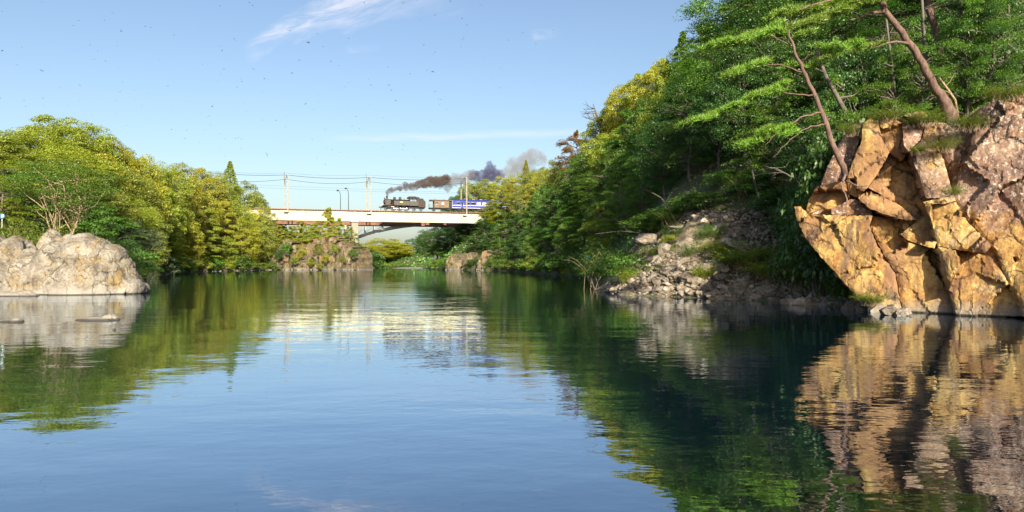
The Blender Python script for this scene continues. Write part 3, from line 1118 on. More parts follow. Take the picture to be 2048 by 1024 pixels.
def flatd(D0, lean=0.03, off=0.0, top=540):
    return lambda x, y: D0 + (top - y) * lean + off


for k, (poly, off) in enumerate([
        ([(538, 541), (540, 500), (548, 482), (572, 478), (592, 490), (600, 541)], 0.9),
        ([(585, 541), (590, 510), (600, 494), (622, 486), (640, 492), (645, 541)], 0.2),
        ([(630, 541), (636, 506), (648, 488), (670, 478), (690, 488), (694, 510), (690, 541)], -0.6),
        ([(676, 541), (682, 508), (694, 492), (708, 498), (716, 512), (718, 541)], 0.4),
        ([(600, 500), (625, 478), (665, 474), (690, 484), (700, 510), (600, 515)], 2.6)]):
    o = rock_block('rock_block', poly, flatd(184.4, 0.03, off), crag, M['crag'], seed=60 + k, step=4.0, back=6, facet_amp=1.1, edge=0.5, jitter=0.9, cell=2.2, vert=.3)
    o.matrix_parent_inverse = Matrix.Translation((52, -187, 0))
for nm, polys, D0, lab in [
        ('outcrop', [[(890, 541), (893, 520), (905, 508), (925, 512), (936, 525), (940, 541)], [(918, 541), (925, 516), (940, 505), (950, 520), (952, 541)]], 182,
         'ragged grey-brown rock outcrop at the far right waterline, nearest the bridge'),
        ('outcrop', [[(952, 541), (957, 518), (966, 503), (980, 499), (994, 510), (1002, 541)], [(985, 541), (992, 515), (1004, 508), (1014, 524), (1018, 541)]], 172,
         'pointed brown rock outcrop on the far right waterline, second from the bridge'),
        ('outcrop', [[(1015, 543), (1020, 525), (1032, 516), (1046, 524), (1056, 543)]], 156, 'low dark rock outcrop on the right waterline beyond the leaning trees')]:
    e_ = empty(nm, (P(polys[0][0][0], 541, D0).x, D0, 0))
    tag(e_, lab, 'rock outcrop', 'rock outcrops below the far right bank')
    for k, poly in enumerate(polys):
        o = rock_block('rock_block', poly, flatd(D0, 0.04, k * 0.8), e_, M['crag'], seed=80 + k + int(D0), step=3.0, back=6, facet_amp=1.0, edge=0.4, jitter=0.8, cell=1.8, vert=.35)
        o.matrix_parent_inverse = Matrix.Translation(-e_.location)
# pale waterline stones of the left bank
lb = empty('shore_stones', (-62, 140, 0))
tag(lb, 'thin line of pale stones along the left waterline below the sunlit trees', 'rocks')
inv = Matrix.Translation((62, -140, 0))
for k in range(46):
    t_ = rg.uniform(0, 1)
    seg = [(-51.3, 102), (-61.8, 128), (-64.2, 149), (-64.2, 172), (-63.6, 184)]
    s_ = t_ * 3.999
    a, b_ = seg[int(s_)], seg[int(s_) + 1]
    f_ = s_ - int(s_)
    stone(lb, inv, (a[0] + (b_[0] - a[0]) * f_ + rg.uniform(.0, .5), a[1] + (b_[1] - a[1]) * f_, 0.03), rg.uniform(.12, .36), rg)
cs = empty('crag_stones', (-52, 185.5, 0))
tag(cs, 'pale stones in a line at the foot of the crag under the bridge', 'rocks')
inv = Matrix.Translation((52, -185.5, 0))
for k in range(34):
    stone(cs, inv, (rg.uniform(-63, -41), 185.2 + rg.uniform(-.4, .5), 0.1), rg.uniform(.25, .6), rg)

# ------------------------------------------------------------------ foliage
def rand_unit(rg, n):
    v = rg.normal(size=(n, 3))
    return v / np.linalg.norm(v, axis=1, keepdims=True)


def norm(v):
    return v / np.maximum(1e-9, np.linalg.norm(v, axis=1, keepdims=True))


def leaf_quads(c, nrm, L, Wd, rg):
    """rhombic leaves at c with normals nrm; returns verts, quads"""
    n = len(c)
    u = norm(np.cross(nrm, rand_unit(rg, n)))
    w = np.cross(nrm, u)
    L = (L * rg.uniform(.65, 1.3, n))[:, None]
    Wd = (Wd * rg.uniform(.65, 1.3, n))[:, None]
    v = np.stack([c - u * L / 2, c + w * Wd / 2 + nrm * L * .08, c + u * L / 2, c - w * Wd / 2 + nrm * L * .08], 1)
    q = np.arange(n * 4).reshape(n, 4)
    return v.reshape(-1, 3), q


def clump(rg, n, c, r, up=0.55, shell=2.6, top=0.75):
    """n leaf points filling the upper shell of an ellipsoid; returns points, normals"""
    d = rand_unit(rg, n)
    flip = (d[:, 2] < 0) & (rg.random(n) < top)
    d[flip, 2] *= -1
    rad = rg.random(n) ** (1 / shell)
    p = d * rad[:, None] * np.asarray(r) + np.asarray(c)
    nr = norm(d * 0.55 + rand_unit(rg, n) * 0.75 + np.array([0, 0, up]))
    return p, nr


def needle_tris(c, axis_, L, Wd, rg, k):
    """k needles fanning out from each tuft centre around axis_"""
    n = len(c)
    c = np.repeat(c, k, 0)
    a = np.repeat(axis_, k, 0)
    d = norm(a * 0.75 + rand_unit(rg, n * k) * 0.85)
    s = norm(np.cross(d, rand_unit(rg, n * k)))
    L = (L * rg.uniform(.7, 1.25, n * k))[:, None]
    b = c + d * L * 0.05
    v = np.stack([b + s * Wd / 2, b - s * Wd / 2, c + d * L], 1)
    return v.reshape(-1, 3), np.arange(n * k * 3).reshape(-1, 3)


def branch_path(rg, a, b, sag=0.0, kink=0.06, n=5):
    a, b = np.asarray(a, float), np.asarray(b, float)
    L = np.linalg.norm(b - a)
    pts = []
    for k in range(n):
        t_ = k / (n - 1)
        p = a + (b - a) * t_
        p[2] += sag * L * math.sin(t_ * math.pi)
        if 0 < k < n - 1:
            p = p + rg.normal(0, kink * L, 3)
        pts.append(tuple(p))
    return pts


PROTO = {}


def finish(key, trunk_mb, bark, leaf_v, leaf_f, leaf_attr, leafm, H):
    tm = trunk_mb.mesh('trunk', M[bark], smooth=True)
    v = np.concatenate(leaf_v)
    fs, off = [], 0
    for vv, ff in zip(leaf_v, leaf_f):
        fs.append(ff + off)
        off += len(vv)
    byk = {}
    order = []
    at = []
    # keep one array per face size
    for ff, aa in zip(fs, leaf_attr):
        byk.setdefault(ff.shape[1], ([], []))
        byk[ff.shape[1]][0].append(ff)
        byk[ff.shape[1]][1].append(aa)
    faces, attr = [], []
    for k, (f_, a_) in byk.items():
        faces.append(np.concatenate(f_))
        attr.append(np.concatenate(a_))
    cm = mesh_np('crown', v, faces, M[leafm], attr=np.concatenate(attr))
    PROTO[key] = (tm, cm, H)


def broadleaf(key, seed, H=10.0, Rr=4.2, nc=60, nl=300, leaf=0.16, base=0.22, flat=0.62, bark='bark_grey', leafm='leaf_green', csize=0.30, shell=2.6,
              cone=0.0, stems=1, up=0.55):
    rg = np.random.default_rng(seed)
    mb = MB()
    lean = rg.normal(0, 0.05 * H, 2)
    top = np.array([lean[0], lean[1], H * 0.86])
    tp = branch_path(rg, (0, 0, -0.8), top, 0, 0.012, 8)
    r0 = H * 0.022
    roots = []
    if stems == 1:
        mb.tube(tp, [r0 * (1.25 if k == 0 else 1 - 0.8 * k / 7) for k in range(8)], 7)
    else:
        for s_ in range(stems):
            az = 2 * math.pi * s_ / stems + rg.uniform(-.3, .3)
            e = (math.cos(az) * Rr * .5, math.sin(az) * Rr * .5, H * rg.uniform(.55, .8))
            pth = branch_path(rg, (math.cos(az) * .1, math.sin(az) * .1, -0.5), e, -0.10, 0.02, 7)
            mb.tube(pth, [r0 * 0.45 * (1 - 0.8 * k / 6) for k in range(7)], 6)
            roots.append(pth)
    z0, z1 = H * base, H
    cz, hz = (z0 + z1) / 2, (z1 - z0) / 2
    V, F, A = [], [], []
    ga = math.pi * (3 - math.sqrt(5))
    for k in range(nc):
        # evenly spread, uneven radius: an irregular outline with gaps
        zz = 1 - 2 * (k + 0.5) / nc
        az = k * ga + rg.uniform(-.5, .5)
        rr = math.sqrt(max(0, 1 - zz * zz))
        sh = rg.choice([rg.uniform(.45, .75), rg.uniform(.74, 1.0)], p=[.32, .68])
        taper = 1 - cone * (zz + 1) / 2
        c = np.array([math.cos(az) * rr * Rr * sh * taper, math.sin(az) * rr * Rr * sh * taper, cz + zz * hz * sh * 0.92])
        c[:2] += lean * (c[2] / H)
        cs = Rr * csize * rg.uniform(.65, 1.25)
        p, nr = clump(rg, int(nl * rg.uniform(.7, 1.25)), c, (cs, cs, cs * flat), up, shell)
        v, f = leaf_quads(p, nr, leaf, leaf * 0.62, rg)
        V.append(v)
        F.append(f)
        A.append(np.clip(rg.normal(rg.uniform(.30, .7), .2, len(f)), 0, 1))
        if k % 2 == 0 or nc < 40:
            if roots:
                pth = roots[rg.integers(len(roots))]
                st = np.array(pth[rg.integers(2, 6)])
            else:
                tz = min(c[2] * rg.uniform(.55, .85), H * .8)
                st = np.array([lean[0] * tz / H, lean[1] * tz / H, max(tz, z0 * .8)])
            mb.tube(branch_path(rg, st, c, rg.uniform(-.1, .1), 0.04, 5), [r0 * .36, r0 * .3, r0 * .22, r0 * .15, r0 * .06], 5, cap=False)
    finish(key, mb, bark, V, F, A, leafm, H)


def layered(key, seed, H=10.0, Rr=4.0, tiers=11, per=6, nl=260, leaf=0.16, bark='bark_grey', leafm='leaf_green', base=0.18, droop=0.12, thick=0.14):
    """tree of flat sprays in tiers (maple, zelkova on a slope)"""
    rg = np.random.default_rng(seed)
    mb = MB()
    lean = rg.normal(0, 0.08 * H, 2)
    mb.tube(branch_path(rg, (0, 0, -0.8), (lean[0], lean[1], H * .95), 0, 0.02, 8), [H * .02 * (1.2 - 1.1 * k / 7) for k in range(8)], 7)
    V, F, A = [], [], []
    for tI in range(tiers):
        f_ = (tI + rg.uniform(-.3, .3)) / (tiers - 1)
        f_ = min(1, max(0, f_))
        z = H * (base + (1 - base) * f_)
        R_ = Rr * (0.35 + 0.75 * math.sin(math.pi * (0.18 + 0.78 * f_)) ** 0.8) * rg.uniform(.8, 1.1) * (1 if f_ < .9 else .6)
        for k in range(per if f_ < .9 else 3):
            az = rg.uniform(0, 2 * math.pi)
            rr = R_ * rg.uniform(.35, 1.0)
            c = np.array([math.cos(az) * rr + lean[0] * z / H, math.sin(az) * rr + lean[1] * z / H, z - droop * rr + rg.normal(0, .15)])
            s1, s2 = R_ * rg.uniform(.28, .5), R_ * rg.uniform(.18, .32)
            n = int(nl * rg.uniform(.7, 1.3))
            p, nr = clump(rg, n, (0, 0, 0), (s1, s2, Rr * thick * rg.uniform(.5, 1.1)), 0.9, 2.0, .85)
            ca, sa = math.cos(az), math.sin(az)
            # sprays run outwards and bend down at the tip
            p[:, 2] -= droop * p[:, 0] + 0.10 * (p[:, 0] / s1) ** 2 * s1
            p = np.stack([p[:, 0] * ca - p[:, 1] * sa, p[:, 0] * sa + p[:, 1] * ca, p[:, 2]], 1) + c
            v, f = leaf_quads(p, nr, leaf, leaf * .6, rg)
            V.append(v)
            F.append(f)
            A.append(np.clip(rg.normal(rg.uniform(.3, .75), .2, len(f)), 0, 1))
            zt = max(z - rr * 0.35, H * .1)
            mb.tube(branch_path(rg, (lean[0] * zt / H, lean[1] * zt / H, zt), c, .05, .03, 5),
                    [H * .006, H * .005, H * .004, H * .003, H * .001], 5, cap=False)
    finish(key, mb, bark, V, F, A, leafm, H)


def pine_pad(rg, c, az, s, nt, k, L, Wd, V, F, A, droop=0.1, lift=0.9):
    """a flat spray of needle tufts at c, running along azimuth az, half sizes s"""
    q = rand_unit(rg, nt)
    q *= (rg.random(nt) ** (1 / 2.2))[:, None]
    q = q * np.asarray(s)
    q[:, 2] = q[:, 2] - droop * q[:, 0]
    # frayed edge: tufts thin out in fingers
    keep = np.sin(q[:, 1] / s[1] * 9 + q[:, 0] / s[0] * 4 + rg.uniform(0, 6)) + rg.normal(0, .6, nt) > -0.75
    q = q[keep]
    ca, sa = math.cos(az), math.sin(az)
    p = np.stack([q[:, 0] * ca - q[:, 1] * sa, q[:, 0] * sa + q[:, 1] * ca, q[:, 2]], 1) + np.asarray(c)
    ax = norm(np.stack([q[:, 0] * ca, q[:, 0] * sa, q[:, 0] * 0], 1) / max(s) * 0.6 + rand_unit(rg, len(p)) * 0.25 + np.array([ca * .3, sa * .3, lift]))
    v, f = needle_tris(p, ax, L, Wd, rg, k)
    V.append(v)
    F.append(f)
    tone = rg.uniform(.25, .85)
    A.append(np.clip(np.repeat(rg.normal(tone, .18, len(p)), k), 0, 1))


def pine(key, seed, H=11.0, Rr=3.4, nb=26, pads=3, nt=90, k=9, L=0.22, Wd=0.03, bark='bark_red', leafm='leaf_pine', first=0.25, lean=0.12):
    rg = np.random.default_rng(seed)
    mb = MB()
    lx, ly = rg.normal(0, lean * H, 2)
    tp = [np.array([lx * (z / H) ** 1.4 + rg.normal(0, .02 * H) * (z > 0), ly * (z / H) ** 1.4 + rg.normal(0, .02 * H) * (z > 0), z])
          for z in np.linspace(0, H * .97, 8)]
    tp[0][2] = -0.8
    mb.tube([tuple(p) for p in tp], [H * .021 * (1.2 - 1.08 * j / 7) for j in range(8)], 7)
    V, F, A = [], [], []
    for b_ in range(nb):
        f_ = first + (1 - first) * (b_ / (nb - 1)) ** 0.85
        tI = f_ * 7
        i0 = min(6, int(tI))
        st = tp[i0] + (tp[i0 + 1] - tp[i0]) * (tI - i0)
        az = b_ * 2.4 + rg.uniform(-.5, .5)
        ln = Rr * (1.05 - 0.75 * ((f_ - first) / (1 - first)) ** 1.3) * rg.uniform(.6, 1.15)
        end = st + np.array([math.cos(az) * ln, math.sin(az) * ln, rg.uniform(-.12, .22) * ln])
        pth = branch_path(rg, st, end, rg.uniform(-.08, .08), .05, 5)
        mb.tube(pth, [H * .007, H * .006, H * .0045, H * .003, H * .0012], 5, cap=False)
        for j in range(pads):
            t_ = 0.45 + 0.55 * (j + rg.uniform(-.2, .2)) / max(1, pads - 1)
            pi = np.array(pth[min(4, int(t_ * 4))]) if t_ < 1 else end
            c = st + (end - st) * min(1, t_) + np.array([rg.normal(0, .12 * ln), rg.normal(0, .12 * ln), .1 + rg.normal(0, .1)])
            pine_pad(rg, c, az, (ln * rg.uniform(.26, .42), ln * rg.uniform(.16, .28), Rr * rg.uniform(.03, .07)), nt, k, L, Wd, V, F, A)
    for j in range(3):
        pine_pad(rg, tp[-1] + np.array([rg.normal(0, .3), rg.normal(0, .3), .1 * j]), rg.uniform(0, 6), (Rr * .22, Rr * .16, Rr * .10), nt, k, L, Wd, V, F, A)
    finish(key, mb, bark, V, F, A, leafm, H)


def cedar(key, seed, H=12.0, Rr=2.6, n=150, nl=110, leaf=0.16, leafm='leaf_lime'):
    rg = np.random.default_rng(seed)
    mb = MB()
    mb.tube([(0, 0, -.8), (0, 0, H * .5), (0, 0, H)], [H * .02, H * .012, H * .002], 7)
    V, F, A = [], [], []
    for k in range(n):
        f_ = (k + rg.random()) / n
        z = H * (.10 + .9 * f_)
        R_ = Rr * (1 - f_) ** .85 * rg.uniform(.65, 1.05) + .05
        az = k * 2.4 + rg.uniform(-.3, .3)
        c = (math.cos(az) * R_ * .75, math.sin(az) * R_ * .75, z)
        p, nr = clump(rg, nl, (0, 0, 0), (max(.18, R_ * .45), max(.15, R_ * .25), .16 + R_ * .16), .4, 2.0, .6)
        p[:, 2] -= .35 * p[:, 0]
        ca, sa = math.cos(az), math.sin(az)
        p = np.stack([p[:, 0] * ca - p[:, 1] * sa, p[:, 0] * sa + p[:, 1] * ca, p[:, 2]], 1) + np.array(c)
        v, f = leaf_quads(p, nr, leaf, leaf * .45, rg)
        V.append(v)
        F.append(f)
        A.append(np.clip(rg.normal(rg.uniform(.3, .7), .2, len(f)), 0, 1))
        if k % 5 == 0:
            mb.tube([(0, 0, z + .1), c], [H * .004, H * .001], 4, cap=False)
    finish(key, mb, 'bark_grey', V, F, A, leafm, H)


def shrub(key, seed, H=2.4, Rr=1.8, nc=26, nl=220, leaf=0.10, leafm='leaf_green', flat=.7, slender=.6, bark='bark_grey'):
    rg = np.random.default_rng(seed)
    mb = MB()
    V, F, A = [], [], []
    for k in range(nc):
        az, rr, zf = rg.uniform(0, 6.28), math.sqrt(rg.random()), rg.random() ** .8
        env = math.sqrt(max(.05, 1 - (zf * .95) ** 2))
        c = np.array([math.cos(az) * rr * Rr * env * .85, math.sin(az) * rr * Rr * env * .85, H * (.08 + zf * .82)])
        cs = Rr * rg.uniform(.22, .42)
        p, nr = clump(rg, int(nl * rg.uniform(.7, 1.3)), c, (cs, cs, cs * flat), .6, 2.2)
        v, f = leaf_quads(p, nr, leaf, leaf * slender, rg)
        V.append(v)
        F.append(f)
        A.append(np.clip(rg.normal(rg.uniform(.25, .75), .2, len(f)), 0, 1))
        mb.tube(branch_path(rg, (rg.normal(0, .1 * Rr), rg.normal(0, .1 * Rr), -.25), c, 0, .05, 4), [H * .014, H * .011, H * .007, H * .002], 5, cap=False)
    finish(key, mb, bark, V, F, A, leafm, H)


def frond_shrub(key, seed, H=2.2, Rr=1.9, nf=120, leafm='leaf_green', Lf=0.13):
    """arching fronds with leaflets: fern, dwarf bamboo, bush clover"""
    rg = np.random.default_rng(seed)
    mb = MB()
    V, F, A = [], [], []
    for k in range(nf):
        az = rg.uniform(0, 6.28)
        ln = rg.uniform(.6, 1.15)
        b0 = np.array([rg.normal(0, .32 * Rr), rg.normal(0, .32 * Rr), -.15])
        t_ = np.linspace(0, 1, 14)
        arch = rg.uniform(.5, 1.1)
        px_ = b0[0] + math.cos(az) * Rr * .75 * ln * t_ ** 1.3
        py_ = b0[1] + math.sin(az) * Rr * .75 * ln * t_ ** 1.3
        pz_ = b0[2] + H * ln * (1.7 * t_ - arch * t_ ** 2)
        c = np.stack([px_, py_, pz_], 1)
        c3 = np.repeat(c[4:], 4, 0) + rg.normal(0, .07 * Rr, (40, 3)) * np.array([1, 1, .6])
        nr = norm(rand_unit(rg, 40) * .6 + np.array([0, 0, .9]))
        v, f = leaf_quads(c3, nr, Lf, Lf * .38, rg)
        V.append(v)
        F.append(f)
        A.append(np.clip(rg.normal(rg.uniform(.25, .8), .18, 40), 0, 1))
        if k % 3 == 0:
            mb.tube([tuple(p) for p in c[::3]], [.012, .011, .009, .006, .004][:len(c[::3])], 4, cap=False)
    finish(key, mb, 'bark_tan', V, F, A, leafm, H)


# prototypes: near ones leafier, far ones coarser
broadleaf('bl_n1', 11, nc=85, nl=330, leaf=.17, Rr=4.4, leafm='leaf_green')
broadleaf('bl_n2', 12, nc=80, nl=330, leaf=.17, Rr=4.0, base=.12, leafm='leaf_deep', flat=.5)
broadleaf('bl_n3', 13, nc=95, nl=300, leaf=.16, Rr=4.6, base=.15, leafm='leaf_green', csize=.25)
broadleaf('bl_f1', 21, nc=85, nl=320, leaf=.20, Rr=4.6, base=.10, leafm='leaf_lime', csize=.27)
broadleaf('bl_f2', 22, nc=80, nl=320, leaf=.20, Rr=4.2, base=.08, leafm='leaf_gold', csize=.27, flat=.55)
broadleaf('bl_f3', 23, nc=90, nl=300, leaf=.20, Rr=4.8, base=.12, leafm='leaf_olive', csize=.24)
broadleaf('bl_f4', 24, nc=70, nl=340, leaf=.21, Rr=4.0, base=.06, leafm='leaf_green', csize=.30, cone=.35)
layered('mp_n1', 31, tiers=13, per=7, nl=330, leaf=.15, leafm='leaf_green')
layered('mp_n2', 32, tiers=11, per=7, nl=340, leaf=.15, leafm='leaf_deep', Rr=4.4)
layered('mp_f1', 33, tiers=11, per=7, nl=320, leaf=.20, leafm='leaf_green')
layered('mp_f2', 34, tiers=10, per=7, nl=320, leaf=.20, leafm='leaf_lime', Rr=4.4)
pine('pn_n1', 41, nb=26, pads=3, nt=95, k=9)
pine('pn_n2', 42, nb=24, pads=3, nt=105, k=9, Rr=3.9, first=.35)
pine('pn_f1', 43, nb=26, pads=3, nt=80, k=7, L=.32, Wd=.075)
pine('pn_f2', 44, nb=22, pads=3, nt=85, k=7, L=.32, Wd=.075, Rr=3.8, lean=.06)
cedar('cd', 51)
shrub('sh_1', 61)
shrub('sh_2', 62, leafm='leaf_lime', Rr=2.0, nc=30, slender=.45)
shrub('sh_3', 63, leafm='leaf_deep', leaf=.12)
shrub('sh_f', 64, leafm='leaf_green', nc=24, nl=120, leaf=.2)
frond_shrub('fr_1', 71)
frond_shrub('fr_2', 72, leafm='leaf_grass', H=1.8, nf=140, Lf=.15)
broadleaf('fan', 81, H=8.0, Rr=4.8, nc=70, nl=280, leaf=.15, base=.30, flat=.30, bark='bark_tan', leafm='leaf_green', stems=9, up=.9, csize=.30)

PALE = {}


def plant(name, key, loc, H, label, cat='tree', leaf=None, width=1.0, rz=None, group=None, trunk=True, tilt=(0, 0)):
    tm, cm, H0 = PROTO[key]
    s_ = H / H0
    r = empty(name, loc, rng.uniform(0, 6.28) if rz is None else rz)
    r.rotation_euler = (tilt[0], tilt[1], r.rotation_euler.z)
    r.scale = (s_ * width, s_ * width, s_)
    tag(r, label, cat, group)
    if trunk:
        t_ = obj('trunk' if cat == 'tree' else 'stems', tm, r)
    c = obj('crown' if cat == 'tree' else 'foliage', cm, r)
    if leaf:
        c.material_slots[0].link = 'OBJECT'
        c.material_slots[0].material = M[leaf]
    return r

# ------------------------------------------------------------------ trees in rows
ORD = ['first', 'second', 'third', 'fourth', 'fifth', 'sixth', 'seventh', 'eighth', 'ninth', 'tenth', 'eleventh', 'twelfth', 'thirteenth',
       'fourteenth', 'fifteenth', 'sixteenth', 'seventeenth', 'eighteenth', 'nineteenth', 'twentieth']
COLW = {'leaf_gold': 'golden', 'leaf_lime': 'yellow-green', 'leaf_olive': 'olive', 'leaf_green': 'green', 'leaf_deep': 'dark green',
        'leaf_blue': 'blue-green', 'leaf_pine': 'bright green', 'leaf_pine_dark': 'dark green', 'leaf_orange': 'orange-brown', 'leaf_sage': 'grey-green',
        'leaf_grass': 'fresh green'}
KINDW = {'bl': ('broadleaf_tree', 'broadleaf tree'), 'mp': ('layered_tree', 'tiered tree'), 'pn': ('pine_tree', 'pine'),
         'cd': ('cedar_tree', 'pointed cedar'), 'sh': ('shrub', 'rounded shrub'), 'fr': ('bush', 'arching bush'), 'fa': ('fan_tree', 'many-stemmed tree')}


def row(entries, side, where, group, dmin=1.0, extra_low=0.0):
    fn = hr if side == 'R' else hl
    for k, (x, yt, D, key, leaf, wid) in enumerate(entries):
        for _ in range(80):
            p = P(x, yt, D)
            h, d = fn(p.x, D)
            if d >= dmin:
                break
            D += 1.0
        H = p.z - h
        H = max(H, 0.9 if key[:2] in ('sh', 'fr') else 6.0)
        far = D > 75
        kk = key
        name, kindw = KINDW[key[:2]]
        shr = key[:2] in ('sh', 'fr')
        if not shr and H > 17:
            h = p.z - 17
            H = 17
        # width of the crown in the photo, not stretched with the height
        H0 = PROTO[kk][2]
        w = (1.3 if not shr else 1.0) * wid * (10.0 / H if not shr else PROTO[kk][2] / H) if wid > 0 else 1.0
        w = max(.45, min(2.2, w * (1.0 if shr else 1.0)))
        lab = '%s %s, %s from left %s' % (COLW[leaf], kindw, ORD[k], where)
        plant(name, kk, (p.x, D, h - .15), H, lab, 'tree' if not shr else 'shrub', leaf, w, None, group)


G, L_, O_, N_, DP, B_, PI, PD, OR_, SG, GR = ('leaf_gold', 'leaf_lime', 'leaf_olive', 'leaf_green', 'leaf_deep', 'leaf_blue', 'leaf_pine', 'leaf_pine_dark',
                                              'leaf_orange', 'leaf_sage', 'leaf_grass')
# --- left hill
LG = 'trees on the left hill'
row([(-25, 330, 92, 'bl_f4', O_, 1.0), (22, 290, 96, 'bl_f3', L_, 1.0), (62, 252, 102, 'bl_f1', L_, 1.0), (112, 229, 108, 'bl_f2', L_, 1.05),
     (160, 238, 113, 'bl_f3', L_, 1.0), (205, 264, 118, 'bl_f1', G, .9), (246, 291, 122, 'bl_f4', O_, .9), (288, 306, 126, 'bl_f2', G, .8),
     (330, 318, 134, 'bl_f1', L_, .8), (364, 326, 150, 'bl_f3', G, .8), (402, 332, 164, 'bl_f2', G, .85), (432, 338, 172, 'bl_f1', O_, .7),
     (460, 322, 182, 'cd', L_, 1.9), (490, 362, 190, 'bl_f3', O_, .9), (520, 388, 196, 'bl_f4', O_, .9)],
    'L', 'on the left hill skyline', LG, 4)
row([(10, 345, 82, 'bl_f4', O_, .9), (68, 306, 88, 'bl_f3', O_, 1.0), (122, 286, 92, 'bl_f1', L_, 1.0), (176, 296, 98, 'bl_f2', G, .9),
     (226, 318, 106, 'bl_f3', O_, .9), (272, 342, 112, 'bl_f1', G, .85), (314, 352, 118, 'bl_f2', L_, .85), (352, 366, 138, 'bl_f4', G, .8),
     (392, 368, 154, 'bl_f3', G, .8), (432, 386, 166, 'pn_f2', G, 1.0), (470, 396, 174, 'bl_f1', L_, .8), (508, 414, 184, 'bl_f2', G, .7)],
    'L', 'just below the left hill skyline', LG, 3)
row([(95, 350, 78, 'bl_f3', O_, .8), (150, 345, 82, 'bl_f2', O_, .85), (205, 366, 90, 'bl_f1', O_, .8), (250, 390, 98, 'bl_f3', L_, .8), (292, 398, 106, 'bl_f4', O_, .75),
     (330, 408, 116, 'mp_f2', G, .75), (368, 424, 134, 'bl_f2', G, .7), (408, 420, 152, 'pn_f1', L_, 1.0), (446, 404, 162, 'pn_f2', G, 1.0), (484, 436, 172, 'bl_f3', G, .75),
     (518, 440, 182, 'bl_f1', O_, .7), (536, 470, 190, 'bl_f2', G, .6), (530, 408, 184, 'bl_f3', O_, .55)],
    'L', 'halfway down the left hill', LG, 2)
row([(-6, 378, 60, 'mp_f2', L_, .55), (40, 398, 66, 'bl_f1', N_, .6), (180, 408, 72, 'bl_f4', N_, .6), (222, 412, 78, 'mp_f1', N_, .6), (258, 440, 82, 'bl_f3', SG, .55),
     (300, 450, 98, 'bl_f4', O_, .55), (336, 462, 118, 'mp_f2', L_, .6), (376, 462, 140, 'bl_f1', G, .55), (412, 470, 152, 'pn_f1', L_, .7), (452, 470, 162, 'bl_f2', L_, .6),
     (492, 476, 174, 'mp_f2', G, .55), (524, 488, 184, 'bl_f3', G, .5)],
    'L', 'near the foot of the left hill', LG, 1.2)
plant('fan_tree', 'fan', P(128, 468, 52) - Vector((0, 0, .6)), 6.2, 'spreading many-stemmed tree fanning out behind the huge boulder', 'tree', 'leaf_green', 1.0, 1.0)
SL = 'shrubs along the left bank'
row([(20, 440, 47, 'fr_2', GR, 1.2), (62, 446, 48, 'fr_1', GR, 1.1), (96, 450, 48, 'fr_2', GR, .9), (190, 466, 52, 'sh_1', N_, 1.0), (225, 474, 54, 'sh_3', N_, 1.0), (252, 478, 60, 'sh_2', N_, 1.0),
     (262, 512, 56, 'sh_1', GR, 1.0), (284, 500, 70, 'sh_3', N_, 1.1), (296, 520, 74, 'sh_2', SG, .9), (318, 505, 96, 'sh_f', SG, 1.6), (338, 512, 112, 'sh_f', N_, 1.4)],
    'L', 'behind the boulders on the left bank', SL, .4)
row([(362, 508, 128, 'sh_f', N_, 1.5), (384, 514, 136, 'sh_f', O_, 1.4), (404, 512, 142, 'sh_f', L_, 1.4), (428, 514, 148, 'sh_f', N_, 1.4), (450, 518, 152, 'sh_f', L_, 1.4),
     (474, 505, 158, 'sh_f', N_, 1.9), (498, 516, 164, 'sh_f', N_, 1.4), (518, 522, 168, 'sh_f', GR, 1.4), (536, 526, 174, 'sh_f', GR, 1.3), (550, 531, 178, 'sh_f', GR, 1.0)],
    'L', 'at the left waterline under sunlit trees', SL, .3)
# --- on the crag under the bridge
row([(556, 476, 188, 'pn_f1', G, .55), (578, 452, 189, 'pn_f2', L_, .62), (600, 436, 190, 'pn_f1', G, .62), (624, 448, 190, 'pn_f2', L_, .6), (640, 440, 191, 'mp_f2', G, .4),
     (657, 416, 191, 'pn_f1', G, .6), (676, 436, 190, 'pn_f2', L_, .5), (700, 452, 190, 'pn_f1', L_, .5), (714, 476, 189, 'mp_f1', N_, .38), (690, 482, 188, 'sh_f', O_, .9),
     (590, 456, 190, 'mp_f2', G, .45), (618, 450, 191, 'bl_f3', L_, .45), (668, 446, 191, 'bl_f2', G, .4), (606, 488, 187.5, 'sh_f', L_, 1.3), (640, 490, 187.5, 'sh_f', O_, 1.1), (578, 494, 187.5, 'sh_f', DP, 1.4), (662, 492, 186, 'sh_f', L_, 1.2), (700, 500, 186, 'sh_f', G, .9)],
    'L', 'on the crag under the bridge', 'plants on the crag', 1.2)
for k, (x, y, D, H, lf) in enumerate([(556, 512, 183.6, 2.6, DP), (572, 500, 184.6, 3.0, N_), (590, 520, 183.6, 2.2, O_), (606, 508, 184.2, 2.6, G), (622, 524, 183.4, 2.0, L_), (636, 504, 184, 2.8, O_),
                                      (652, 518, 183.0, 2.2, G), (668, 500, 183.8, 2.4, L_), (684, 520, 183.4, 2.0, O_), (706, 508, 184.0, 2.4, N_), (545, 528, 183.5, 2.0, N_), (640, 530, 183.2, 1.6, L_)]):
    plant('shrub', 'sh_f', P(x, y + 8, D), H, '%s bush clinging to the crag face, %s from left' % (COLW[lf], ORD[k]), 'shrub', lf, .8, None, 'bushes on the crag face')
